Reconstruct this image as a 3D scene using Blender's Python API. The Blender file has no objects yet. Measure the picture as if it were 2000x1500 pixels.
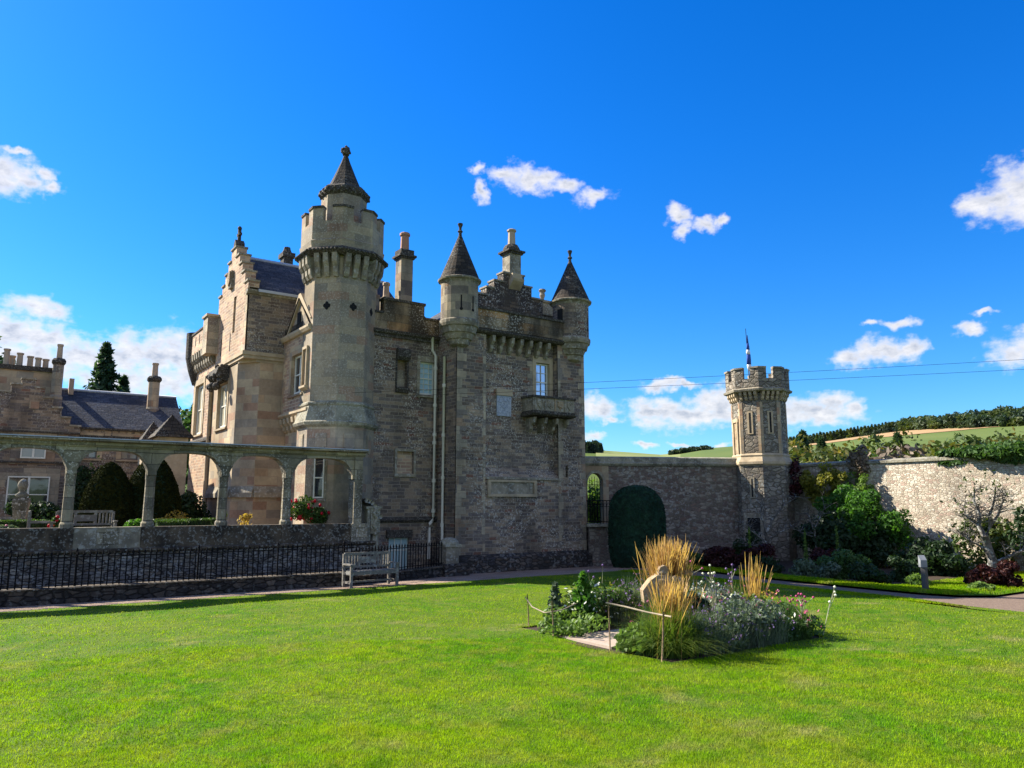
import bpy, math, random
import numpy as np
from mathutils import Vector, Matrix
rad = math.radians
scn = bpy.context.scene
COL = scn.collection
# ---------------------------------------------------------------- camera
cam_d = bpy.data.cameras.new('camera'); cam = bpy.data.objects.new('camera', cam_d); COL.objects.link(cam)
cam_d.sensor_width = 36.0; cam_d.lens = 26.64; cam_d.clip_start = 0.1; cam_d.clip_end = 20000
cam.location = (0, 0, 2.3); cam.rotation_euler = (rad(90 + 9.02), 0, rad(-34.9))
scn.camera = cam
# ---------------------------------------------------------------- light
SUN_AZ, SUN_EL = -33.0, 37.0          # azimuth from +Y towards +X
S = Vector((math.sin(rad(SUN_AZ)) * math.cos(rad(SUN_EL)), math.cos(rad(SUN_AZ)) * math.cos(rad(SUN_EL)), math.sin(rad(SUN_EL))))
sd = bpy.data.lights.new('sun', 'SUN'); sd.energy = 5.0; sd.angle = rad(0.5); sd.color = (1.0, 0.93, 0.80)
sun = bpy.data.objects.new('sun', sd); COL.objects.link(sun); sun.rotation_euler = S.to_track_quat('Z', 'Y').to_euler()
sun.location = S * 60
vs = scn.view_settings
vs.view_transform = 'Standard'; vs.look = 'None'; vs.gamma = 1.0; vs.exposure = 1.45
scn.cycles.max_bounces = 6; scn.cycles.transparent_max_bounces = 8
# ---------------------------------------------------------------- node helper
class NT:
    def __init__(s, tree): s.t = tree; s.t.nodes.clear()
    def n(s, typ, ins=None, **props):
        nd = s.t.nodes.new(typ)
        for k, v in props.items(): setattr(nd, k, v)
        for k, v in (ins or {}).items():
            so = nd.inputs[k]
            if isinstance(v, bpy.types.NodeSocket): s.t.links.new(v, so)
            else: so.default_value = v
        return nd
    def math(s, op, a, b=0.0, clamp=False):
        return s.n('ShaderNodeMath', {0: a, 1: b}, operation=op, use_clamp=clamp).outputs[0]
    def mix(s, f, a, b, blend='MIX'):
        nd = s.n('ShaderNodeMix', None, data_type='RGBA', blend_type=blend, clamp_factor=True)
        for k, v in ((0, f), (6, a), (7, b)):
            so = nd.inputs[k]
            if isinstance(v, bpy.types.NodeSocket): s.t.links.new(v, so)
            elif k == 0: so.default_value = v
            else: so.default_value = (v[0], v[1], v[2], 1)
        return nd.outputs[2]
    def ramp(s, f, stops, interp='LINEAR'):
        nd = s.n('ShaderNodeValToRGB', {0: f}); r = nd.color_ramp; r.interpolation = interp
        while len(r.elements) < len(stops): r.elements.new(0.5)
        for e, (p, c) in zip(r.elements, stops):
            e.position = p; e.color = (c, c, c, 1) if isinstance(c, (int, float)) else (c[0], c[1], c[2], 1)
        return nd.outputs[0]
    def noise(s, vec, scale, detail=3, rough=.55, out='Fac'):
        return s.n('ShaderNodeTexNoise', {'Vector': vec, 'Scale': scale, 'Detail': detail, 'Roughness': rough}).outputs[out]
    def sc(s, vec, x, y, z):
        return s.n('ShaderNodeVectorMath', {0: vec, 1: (x, y, z)}, operation='MULTIPLY').outputs[0]
# ---------------------------------------------------------------- sky (with the day's clouds and an added fill bank)
w = bpy.data.worlds.new('World'); scn.world = w; w.use_nodes = True
t = NT(w.node_tree)
sky = t.n('ShaderNodeTexSky', None, sky_type='NISHITA', sun_disc=False, sun_elevation=rad(SUN_EL), sun_rotation=rad(SUN_AZ), altitude=200, air_density=1.0, dust_density=0.3, ozone_density=3.0)
hs = t.n('ShaderNodeHueSaturation', {'Saturation': 1.40, 'Value': 1.0, 'Color': sky.outputs[0]})
gen = t.n('ShaderNodeTexCoord').outputs['Generated']
sep = t.n('ShaderNodeSeparateXYZ', {0: gen})
az = t.math('MULTIPLY', t.math('ARCTAN2', sep.outputs[0], sep.outputs[1]), 57.2958)
el = t.math('MULTIPLY', t.math('ARCSINE', sep.outputs[2]), 57.2958)
ae = t.n('ShaderNodeCombineXYZ', {0: az, 1: el}).outputs[0]
wob = t.n('ShaderNodeTexNoise', {'Vector': ae, 'Scale': .6, 'Detail': 4, 'Roughness': .55})
wv = t.n('ShaderNodeVectorMath', {0: wob.outputs['Color'], 1: (.5, .5, .5)}, operation='SUBTRACT').outputs[0]
aw = t.n('ShaderNodeVectorMath', {0: wv, 1: (2.6, 1.8, 0), 2: ae}, operation='MULTIPLY_ADD').outputs[0]
CL = [(-.6,20.4,1.6,.8),(.6,20.3,1.0,.35),(1.6,20.9,.45,.3),(2.2,20.1,.5,.3),(.1,21.9,.6,.2),
 (1.9,12.5,1.1,.5),(2.9,12.3,.9,.35),(-1,10.6,2.5,1.1),(1.2,10.6,2.2,.9),(3,10.6,1.6,.6),(2,9.0,3.5,.9),(4.6,9.7,1.5,.8),(6.1,9.4,1.2,.9),(7.6,9.9,1.5,1.0),(9.1,10.2,1.5,1.0),(10.4,10.2,1.3,1.2),(7.1,8.2,2.0,.8),(10.2,8.4,2,.9),(11.6,9.4,1.2,1.0),(13.5,8.5,2,1),
 (32.2,24.7,.35,.3),(32.4,23.3,.35,.5),(34.3,24.4,.9,.3),(36.0,24.2,1.2,.6),(37.5,24.0,1.0,.45),(39.2,23.5,.8,.35),(41.4,22.8,.95,.4),(47.9,21.0,.6,.5),(48.2,20.0,.5,.4),(49.7,20.2,.7,.35),(50.9,20.5,.4,.2),
 (67.8,18.9,.9,.6),(69.0,19.0,1.0,.7),(70.3,19.4,1.3,1.2),(70.5,18.3,1.5,.7),(73,19,2,1.5),
 (59.2,10.0,.9,.45),(60.6,10.15,1.2,.55),(62,10.35,1.0,.6),(63.1,10.25,.6,.5),(60.8,12.2,.45,.2),(62.7,12.2,.8,.25),(66.7,11.3,.6,.25),(67.7,12.1,.5,.15),(69.0,9.2,1.0,.5),(70.5,9.7,1.5,.8),
 (40.7,7.1,.9,.65),(41.8,7.0,.8,.6),(42.4,6.2,.4,.25),(44.9,6.8,1.0,.75),(46.4,6.7,1.1,.75),(45.7,8.7,.7,.3),(46.8,8.9,.9,.3),(48,8.8,.7,.2),(49.3,7.0,1.3,.8),(50.5,7.2,1.3,.9),(48,6.5,2.2,.55),(52,7,1.5,.8),(44.8,4.45,.6,.16),(47.5,4.4,.7,.14),(50.1,4.35,.6,.14),(41,4.9,.7,.22),
 (54.5,6.5,1.4,.75),(56.5,6.6,1.3,.7),(58.2,6.8,1.1,.6),(59.4,6.5,.6,.3),(57,6.1,2,.4)]
fld = None
for (a, e, wa, we) in CL:
    d = t.n('ShaderNodeVectorMath', {0: aw, 1: (a, e, 0)}, operation='SUBTRACT').outputs[0]
    d = t.n('ShaderNodeVectorMath', {0: d, 1: (1 / wa, 1 / we, 0)}, operation='MULTIPLY').outputs[0]
    l = t.n('ShaderNodeVectorMath', {0: d}, operation='LENGTH').outputs['Value']
    fld = l if fld is None else t.n('ShaderNodeMath', {0: fld, 1: l, 2: .35}, operation='SMOOTH_MIN').outputs[0]
dens = t.math('SUBTRACT', 1.95, fld)
fine = t.noise(t.sc(ae, 1, 1.5, 1), 1.0, 6, .55)
dens2 = t.math('ADD', dens, t.math('MULTIPLY', t.math('SUBTRACT', fine, .5), 2.6))
cov = t.n('ShaderNodeMapRange', {0: dens2, 1: -.1, 2: 1.6}, interpolation_type='SMOOTHSTEP').outputs[0]
cov = t.math('MULTIPLY', cov, .93)
# added unseen cloud behind the viewer, a fill for the shaded fronts
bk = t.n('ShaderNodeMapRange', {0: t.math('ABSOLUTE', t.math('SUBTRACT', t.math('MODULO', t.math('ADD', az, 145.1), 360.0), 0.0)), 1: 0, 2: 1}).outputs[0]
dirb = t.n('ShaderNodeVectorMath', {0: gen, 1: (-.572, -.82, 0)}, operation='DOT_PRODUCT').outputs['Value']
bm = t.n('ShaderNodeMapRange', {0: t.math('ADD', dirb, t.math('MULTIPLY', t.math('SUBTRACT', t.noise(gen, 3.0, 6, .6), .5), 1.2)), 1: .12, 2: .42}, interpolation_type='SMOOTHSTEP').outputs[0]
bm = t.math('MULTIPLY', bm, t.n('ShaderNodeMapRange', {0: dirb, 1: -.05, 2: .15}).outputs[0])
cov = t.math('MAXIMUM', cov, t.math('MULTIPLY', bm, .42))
thick = t.n('ShaderNodeMapRange', {0: dens2, 1: .8, 2: 1.9}).outputs[0]
sh = t.noise(t.sc(ae, .8, 1.4, 1), .9, 5, .6)
shd = t.math('MULTIPLY', thick, t.n('ShaderNodeMapRange', {0: sh, 1: .35, 2: .65}).outputs[0])
ccol = t.mix(shd, (3.7, 3.65, 3.7), (2.0, 2.15, 2.5))
elr = t.n('ShaderNodeMapRange', {0: el, 1: 2.0, 2: 26.0}).outputs[0]
skyc = t.mix(1.0, hs.outputs[0], t.mix(elr, (.38, .57, .74), (.27, .62, .90)), 'MULTIPLY')
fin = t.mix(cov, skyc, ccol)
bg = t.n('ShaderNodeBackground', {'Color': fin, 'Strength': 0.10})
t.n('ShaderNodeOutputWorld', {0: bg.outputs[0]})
# ---------------------------------------------------------------- materials
def newmat(name):
    m = bpy.data.materials.new(name); m.use_nodes = True; t = NT(m.node_tree)
    return m, t
def finish(t, col, rough, bump=None, bs=.3, bd=.02, spec=.3, extra=None, metal=0.0):
    ins = {'Base Color': col if isinstance(col, bpy.types.NodeSocket) else (*col, 1), 'Roughness': rough, 'Specular IOR Level': spec, 'Metallic': metal}
    if bump is not None:
        ins['Normal'] = t.n('ShaderNodeBump', {'Height': bump, 'Strength': bs, 'Distance': bd}).outputs[0]
    b = t.n('ShaderNodeBsdfPrincipled', ins)
    t.n('ShaderNodeOutputMaterial', {0: b.outputs[0]})
def pos(t): return t.n('ShaderNodeNewGeometry').outputs['Position']
def mask(t, P, scale, lo, hi, detail=3):
    return t.n('ShaderNodeMapRange', {0: t.noise(P, scale, detail), 1: lo, 2: hi}, interpolation_type='SMOOTHSTEP').outputs[0]
def mat_brick(name, bw, bh, stops, mortar, ms=.012, lich=.0, stain=.3, bs=.5, lcol=(.50, .48, .44), tint=(.05, .042, .04), stlo=.5):
    m, t = newmat(name); P = pos(t)
    uv = t.n('ShaderNodeUVMap').outputs[0]
    dis = t.n('ShaderNodeTexNoise', {'Vector': uv, 'Scale': 5.0, 'Detail': 2}).outputs['Color']
    dv = t.n('ShaderNodeVectorMath', {0: dis, 1: (.5, .5, .5)}, operation='SUBTRACT').outputs[0]
    uv2 = t.n('ShaderNodeVectorMath', {0: dv, 1: (.035, .03, 0), 2: uv}, operation='MULTIPLY_ADD').outputs[0]
    br = t.n('ShaderNodeTexBrick', {'Vector': uv2, 'Color1': (0, 0, 0, 1), 'Color2': (1, 1, 1, 1), 'Mortar': (.5, .5, .5, 1), 'Scale': 1.0, 'Mortar Size': ms, 'Mortar Smooth': .15, 'Bias': 0.0, 'Brick Width': bw, 'Row Height': bh}, offset=.45, squash=1.35, squash_frequency=3)
    base = t.ramp(br.outputs[0], stops, 'CONSTANT')
    v1 = t.noise(P, 9, 4, .6); v2 = t.noise(P, .6, 4)
    base = t.mix(1, base, t.ramp(v1, [(.25, .84), (.75, 1.14)]), 'MULTIPLY')
    base = t.mix(1, base, t.ramp(v2, [(.35, .70), (.65, 1.22)]), 'MULTIPLY')
    base = t.mix(br.outputs[1], base, mortar)
    st = t.math('MULTIPLY', mask(t, t.sc(P, 1, 1, .35), 1.1, stlo, stlo + .2, 5), stain)
    base = t.mix(st, base, tint)
    if lich > 0:
        lm = mask(t, P, 17.0, .545, .60, 2)
        zone = mask(t, t.sc(P, 1, 1, .6), .6, .42, .60, 3)
        l2 = mask(t, P, 30.0, .5, .62, 2)
        lm = t.math('MULTIPLY', t.math('MULTIPLY', lm, t.math('ADD', t.math('MULTIPLY', l2, .6), .4)), t.math('MULTIPLY', t.math('ADD', zone, .12), lich), clamp=True)
        base = t.mix(lm, base, lcol)
    base = t.mix(1, base, (1.0, .965, .90), 'MULTIPLY')
    h = t.math('ADD', t.math('MULTIPLY', t.math('SUBTRACT', 1.0, br.outputs[1]), .8), t.math('MULTIPLY', v1, .7))
    finish(t, base, .9, h, bs, .045, .15)
    return m
def mat_rubble(name, sx, sy, stops, mortar, lich, lcol, bs=.8, stain=.4):
    m, t = newmat(name); P = pos(t)
    uv = t.n('ShaderNodeUVMap').outputs[0]
    dis = t.n('ShaderNodeTexNoise', {'Vector': uv, 'Scale': 4.0, 'Detail': 2}).outputs['Color']
    dv = t.n('ShaderNodeVectorMath', {0: dis, 1: (.5, .5, .5)}, operation='SUBTRACT').outputs[0]
    uv2 = t.n('ShaderNodeVectorMath', {0: dv, 1: (.12, .08, 0), 2: uv}, operation='MULTIPLY_ADD').outputs[0]
    u = t.sc(uv2, sx, sy, 1)
    vo = t.n('ShaderNodeTexVoronoi', {'Vector': u, 'Scale': 1.0, 'Randomness': .85}, voronoi_dimensions='2D')
    ve = t.n('ShaderNodeTexVoronoi', {'Vector': u, 'Scale': 1.0, 'Randomness': .85}, voronoi_dimensions='2D', feature='DISTANCE_TO_EDGE')
    rnd = t.n('ShaderNodeSeparateColor', {0: vo.outputs['Color']}).outputs[0]
    base = t.ramp(rnd, stops, 'CONSTANT')
    v1 = t.noise(P, 11, 4, .6); v2 = t.noise(P, .7, 3)
    base = t.mix(1, base, t.ramp(v1, [(.25, .7), (.75, 1.25)]), 'MULTIPLY')
    base = t.mix(1, base, t.ramp(v2, [(.3, .75), (.7, 1.2)]), 'MULTIPLY')
    e = t.n('ShaderNodeMapRange', {0: ve.outputs[0], 1: .03, 2: .13}).outputs[0]
    base = t.mix(e, mortar, base)
    st = t.math('MULTIPLY', mask(t, t.sc(P, 1, 1, .5), .8, .5, .75, 5), stain)
    base = t.mix(st, base, (.045, .04, .035))
    lm = t.math('MULTIPLY', mask(t, P, 8, .53, .62, 4), t.math('MULTIPLY', mask(t, P, .6, .35, .6, 2), lich), clamp=True)
    base = t.mix(lm, base, lcol)
    finish(t, base, .95, t.math('ADD', e, t.math('MULTIPLY', v1, .5)), bs, .05, .12)
    return m
def mat_plain(name, c1, c2, scale=6, rough=.85, bs=.3, lich=0, lcol=(.45, .47, .45), dark=0, dcol=(.03, .03, .028), spec=.2, grain=None, metal=0.0, lscale=10):
    m, t = newmat(name); P = pos(t)
    PP = t.sc(P, *grain) if grain else P
    v = t.noise(PP, scale, 5, .62)
    base = t.mix(t.n('ShaderNodeMapRange', {0: v, 1: .3, 2: .7}).outputs[0], c1, c2)
    if dark: base = t.mix(t.math('MULTIPLY', mask(t, P, 1.8, .45, .62, 5), dark), base, dcol)
    if lich: base = t.mix(t.math('MULTIPLY', mask(t, P, lscale, .54, .61, 4), lich), base, lcol)
    finish(t, base, rough, t.noise(PP, scale * 3, 4), bs, .02, spec, metal=metal)
    return m
def mat_leaf(name, c1, c2, c3=None, trans=.35, rough=.55, sc1=1.4, sc2=9):
    m, t = newmat(name); P = pos(t)
    f = t.ramp(t.noise(P, sc1, 3), [(.35, 0.0), (.65, 1.0)])
    base = t.mix(f, c1, c2)
    g = t.n('ShaderNodeMapRange', {0: t.noise(P, sc2, 2), 1: .35, 2: .65}).outputs[0]
    base = t.mix(g, base, c3 or tuple(.5 * (a + b) * .6 for a, b in zip(c1, c2)))
    b = t.n('ShaderNodeBsdfPrincipled', {'Base Color': base, 'Roughness': rough, 'Specular IOR Level': .25 if rough < .9 else .02})
    tr = t.n('ShaderNodeBsdfTranslucent', {'Color': t.mix(1, base, (1.25, 1.35, .7), 'MULTIPLY')})
    mx = t.n('ShaderNodeMixShader', {0: trans, 1: b.outputs[0], 2: tr.outputs[0]})
    t.n('ShaderNodeOutputMaterial', {0: mx.outputs[0]})
    return m
M = {}
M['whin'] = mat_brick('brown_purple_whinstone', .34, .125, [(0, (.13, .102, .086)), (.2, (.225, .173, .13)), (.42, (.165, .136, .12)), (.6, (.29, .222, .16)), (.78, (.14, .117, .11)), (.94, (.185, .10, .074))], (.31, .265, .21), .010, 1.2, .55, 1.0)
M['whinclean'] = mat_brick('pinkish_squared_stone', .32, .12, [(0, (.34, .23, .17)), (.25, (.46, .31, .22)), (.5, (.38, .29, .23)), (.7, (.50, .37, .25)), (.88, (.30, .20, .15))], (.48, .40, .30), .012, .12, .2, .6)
M['ashlar'] = mat_brick('cream_ashlar', .62, .30, [(0, (.38, .31, .22)), (.25, (.32, .25, .18)), (.45, (.43, .35, .24)), (.62, (.33, .215, .15)), (.75, (.29, .25, .20)), (.9, (.40, .29, .19))], (.30, .245, .185), .006, .10, .2, .2)
M['ashgrey'] = mat_brick('grey_ashlar', .60, .30, [(0, (.33, .285, .215)), (.25, (.27, .235, .18)), (.5, (.38, .315, .225)), (.75, (.18, .155, .135)), (.9, (.27, .19, .13))], (.18, .15, .12), .006, .8, .4, .25)
M['ashtower'] = mat_brick('lichened_tower_ashlar', .60, .30, [(0, (.30, .25, .185)), (.25, (.25, .215, .17)), (.5, (.335, .275, .195)), (.75, (.235, .205, .17)), (.9, (.29, .20, .145))], (.24, .20, .155), .006, .55, .25, .25)
M['parapet'] = mat_brick('stained_orange_grey_ashlar', .75, .32, [(0, (.24, .17, .10)), (.3, (.33, .20, .10)), (.55, (.20, .165, .12)), (.8, (.27, .21, .14))], (.12, .10, .08), .008, .9, .85, .3, tint=(.022, .02, .018), stlo=.42)
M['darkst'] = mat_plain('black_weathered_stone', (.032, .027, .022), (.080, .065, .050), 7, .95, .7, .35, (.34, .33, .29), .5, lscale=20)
M['roofst'] = mat_brick('stone_slab_cone_roof', .30, .16, [(0, (.035, .031, .028)), (.3, (.06, .050, .042)), (.6, (.045, .040, .037)), (.85, (.08, .063, .048))], (.02, .018, .016), .012, .7, .5, .8, lcol=(.30, .31, .30))
M['mould'] = mat_plain('moulded_buff_stone', (.36, .28, .18), (.46, .36, .235), 4, .9, .3, .12, (.5, .48, .40), .25)
M['mouldgrey'] = mat_plain('moulded_grey_stone', (.21, .18, .13), (.31, .265, .19), 5, .9, .5, .4, (.44, .44, .40), .45)
M['whindark'] = mat_brick('black_and_white_lichened_stone', .34, .14, [(0, (.08, .065, .052)), (.3, (.13, .10, .075)), (.6, (.09, .075, .065)), (.85, (.17, .125, .085))], (.09, .075, .06), .01, 1.3, .9, .9, stlo=.45)
M['slate'] = mat_brick('blue_slate_roof', .28, .14, [(0, (.045, .055, .075)), (.3, (.065, .075, .10)), (.6, (.055, .062, .08)), (.85, (.09, .095, .11))], (.02, .022, .03), .010, .4, .3, .6, lcol=(.25, .26, .27))
M['lead'] = mat_plain('lead_flashing', (.30, .34, .42), (.40, .44, .50), 3, .5, .1, spec=.5)
M['rubble'] = mat_rubble('dark_rubble', 3.6, 9.5, [(0, (.05, .045, .040)), (.25, (.085, .07, .06)), (.5, (.055, .05, .05)), (.7, (.12, .095, .075)), (.87, (.075, .055, .042))], (.035, .03, .026), .5, (.30, .30, .28), stain=.6)
M['rubble2'] = mat_rubble('grey_rubble_base', 3.6, 13.0, [(0, (.11, .10, .09)), (.25, (.18, .16, .135)), (.5, (.13, .12, .115)), (.7, (.25, .22, .18)), (.87, (.15, .12, .09))], (.045, .04, .036), .5, (.36, .36, .34), stain=.3)
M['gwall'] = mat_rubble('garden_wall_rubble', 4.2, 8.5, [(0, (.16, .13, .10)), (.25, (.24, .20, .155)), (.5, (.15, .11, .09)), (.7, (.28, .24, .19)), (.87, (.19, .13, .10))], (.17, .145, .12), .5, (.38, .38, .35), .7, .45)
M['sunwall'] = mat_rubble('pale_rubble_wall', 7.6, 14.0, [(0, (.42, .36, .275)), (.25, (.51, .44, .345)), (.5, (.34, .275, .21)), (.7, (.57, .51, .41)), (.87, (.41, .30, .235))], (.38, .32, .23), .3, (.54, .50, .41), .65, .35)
M['coping'] = mat_plain('mossy_coping_stone', (.21, .19, .135), (.32, .29, .21), 4, .95, .7, .4, (.44, .46, .42), .6, (.055, .05, .04), lscale=16)
M['arcade'] = mat_brick('mossy_grey_arcade_stone', .72, .31, [(0, (.20, .18, .135)), (.3, (.26, .23, .165)), (.6, (.175, .16, .125)), (.85, (.30, .265, .19))], (.08, .07, .055), .009, .95, .75, .6, tint=(.05, .045, .034), stlo=.46)
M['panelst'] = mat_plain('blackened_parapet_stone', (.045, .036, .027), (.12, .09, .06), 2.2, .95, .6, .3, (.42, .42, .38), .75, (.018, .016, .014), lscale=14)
M['iron'] = mat_plain('black_iron', (.005, .005, .006), (.010, .010, .011), 20, .85, .1, spec=.08)
M['cream'] = mat_plain('cream_painted_iron', (.55, .52, .42), (.62, .58, .47), 5, .5, .1, spec=.4)
M['white'] = mat_plain('cream_painted_wood', (.60, .58, .48), (.68, .66, .56), 5, .5, .1, spec=.4)
M['terra'] = mat_plain('terracotta_pot', (.33, .16, .10), (.42, .24, .15), 4, .85, .2)
M['buffpot'] = mat_plain('buff_clay_pot', (.36, .27, .19), (.44, .34, .24), 4, .85, .2)
M['oak'] = mat_plain('weathered_silver_oak', (.115, .105, .09), (.20, .185, .16), 12, .8, .4, .3, (.45, .46, .42), grain=(2, 2, 12))
M['bluedoor'] = mat_plain('pale_blue_green_painted_boards', (.30, .42, .42), (.38, .50, .49), 4, .6, .1)
M['dark'] = mat_plain('recess_shade_black', (.010, .010, .011), (.016, .015, .015), 4, .9, .1)  # near-black colour stands in for the shade inside openings
M['soil'] = mat_plain('bare_soil', (.035, .024, .016), (.07, .05, .034), 9, 1, .8)
M['flag'] = mat_plain('sandstone_paving', (.36, .27, .21), (.42, .33, .26), 3, .9, .2, .2, (.45, .42, .38))
M['carved'] = mat_plain('carved_sandstone', (.26, .18, .105), (.38, .28, .17), 7, .95, 1.0, .4, (.52, .48, .38), .45, (.10, .07, .045), lscale=22)
M['plaque'] = mat_plain('blue_grey_carved_slate', (.24, .27, .33), (.44, .47, .52), 14, .9, .9, .6, (.46, .48, .52))
M['bark'] = mat_plain('white_lichened_bark', (.07, .062, .054), (.16, .145, .125), 11, .95, .9, .55, (.42, .43, .40), .6, (.035, .03, .026))
M['darkbark'] = mat_plain('brown_bark', (.07, .052, .038), (.13, .10, .075), 9, .95, .6)
M['stick'] = mat_plain('bare_hazel_stick', (.16, .10, .06), (.28, .19, .12), 14, .9, .4)
M['polest'] = mat_plain('peeled_pole', (.24, .19, .13), (.34, .28, .20), 14, .9, .3)
M['postw'] = mat_plain('grey_timber_post', (.06, .058, .055), (.10, .095, .09), 8, .85, .3, grain=(1, 1, .3))
M['signw'] = mat_plain('pale_sign_face', (.17, .18, .19), (.23, .24, .25), 5, .6, .1)
M['flagblue'] = mat_plain('blue_flag_cloth', (.03, .07, .28), (.04, .09, .34), 3, .8, .1)
M['flagwhite'] = mat_plain('white_flag_cloth', (.70, .70, .72), (.76, .76, .78), 3, .8, .1)
m, t = newmat('window_glass'); P = pos(t)
finish(t, t.mix(t.noise(P, 1.5, 2), (.012, .016, .022), (.03, .035, .045)), .04, t.noise(P, 2.5, 1), .06, .02, spec=1.0); M['glass'] = m
m, t = newmat('blind_behind_glass'); P = pos(t)
finish(t, t.mix(t.noise(P, 3, 2), (.22, .21, .18), (.28, .27, .22)), .12, spec=.8); M['blind'] = m
m, t = newmat('sky_reflecting_glass'); P = pos(t)
finish(t, t.mix(t.ramp(t.noise(t.sc(P, 1, 1, .4), 2.2, 2), [(.45, 0.0), (.55, 1.0)]), (.42, .47, .52), (.25, .28, .32)), .03, t.noise(P, 2.5, 1), .05, .02, spec=1.0, metal=.85); M['skyglass'] = m
m, t = newmat('sky_tinted_blue_blind'); P = pos(t)
finish(t, t.mix(t.noise(t.sc(P, 2, 2, 2), 1.6, 2), (.28, .44, .56), (.46, .60, .66)), .12, spec=.8); M['blueblind'] = m  # blue sky reflection is put into the blind's colour
m, t = newmat('lit_reveal_cream_pane'); P = pos(t)
finish(t, t.mix(t.noise(t.sc(P, 12, 12, .3), 1.0, 2), (.34, .30, .21), (.50, .45, .33)), .2, spec=.7); M['creampane'] = m  # cream colour stands in for sunlit stone reveals in these windows
# foliage
M['yew'] = mat_leaf('yew_leaf', (.012, .048, .028), (.026, .074, .036), (.012, .030, .016), .15, .8, 1.6, 5)
M['yewgold'] = mat_leaf('yew_olive_leaf', (.020, .024, .006), (.036, .038, .008), (.010, .014, .005), .1, .95)
M['hedge'] = mat_leaf('box_hedge_leaf', (.05, .10, .02), (.08, .14, .025), None, .3)
M['shrub'] = mat_leaf('bright_shrub_leaf', (.06, .16, .02), (.10, .24, .025), (.03, .08, .015), .45)
M['darkgreen'] = mat_leaf('dark_shrub_leaf', (.018, .04, .014), (.035, .07, .02), None, .3)
M['grey'] = mat_leaf('grey_lavender_leaf', (.10, .14, .08), (.17, .21, .14), (.06, .09, .05), .25)
M['mid'] = mat_leaf('mid_green_leaf', (.05, .11, .025), (.09, .17, .04), None, .35)
M['lime'] = mat_leaf('lime_leaf', (.14, .22, .04), (.20, .30, .06), (.08, .14, .03), .4)
M['gold'] = mat_leaf('golden_climber_leaf', (.26, .24, .03), (.34, .30, .05), (.14, .15, .03), .4)
M['orange'] = mat_leaf('autumn_leaf', (.21, .125, .018), (.11, .13, .02), (.06, .08, .018), .35, sc1=.25, sc2=2)
M['olive'] = mat_leaf('olive_tree_leaf', (.055, .095, .018), (.12, .115, .02), (.035, .06, .014), .3, sc1=.25, sc2=2)
M['wood'] = mat_leaf('distant_wood_leaf', (.035, .062, .035), (.085, .11, .035), (.022, .042, .028), .3, sc1=.02, sc2=.08)
M['conifer'] = mat_leaf('spruce_needle', (.035, .075, .032), (.07, .115, .045), (.018, .042, .02), .35)
M['darkred'] = mat_leaf('dark_red_leaf', (.045, .012, .010), (.075, .018, .013), (.03, .009, .009), .3)
M['redvine'] = mat_leaf('red_creeper_leaf', (.10, .02, .02), (.06, .012, .016), (.03, .01, .012), .3)
M['redflower'] = mat_leaf('red_petal', (.60, .015, .025), (.75, .03, .05), (.40, .01, .03), .3)
M['pinkflower'] = mat_leaf('pink_petal', (.50, .06, .20), (.60, .15, .30), None, .3)
M['purple'] = mat_leaf('purple_petal', (.22, .12, .36), (.34, .22, .50), None, .3)
M['whitefl'] = mat_leaf('white_petal', (.75, .74, .66), (.65, .62, .52), (.8, .8, .75), .3)
M['straw'] = mat_leaf('golden_seed_head', (.50, .30, .11), (.62, .40, .16), (.36, .21, .08), .45)
M['reed'] = mat_leaf('green_reed_blade', (.13, .21, .025), (.26, .28, .04), (.06, .12, .018), .45)
M['silver'] = mat_leaf('silver_stem', (.42, .42, .32), (.52, .50, .40), None, .3)
M['amber'] = mat_leaf('amber_leaf', (.45, .30, .05), (.55, .38, .08), (.30, .2, .04), .4)
M['twig'] = mat_leaf('bare_twig', (.16, .12, .08), (.22, .17, .12), None, .1)
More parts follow.
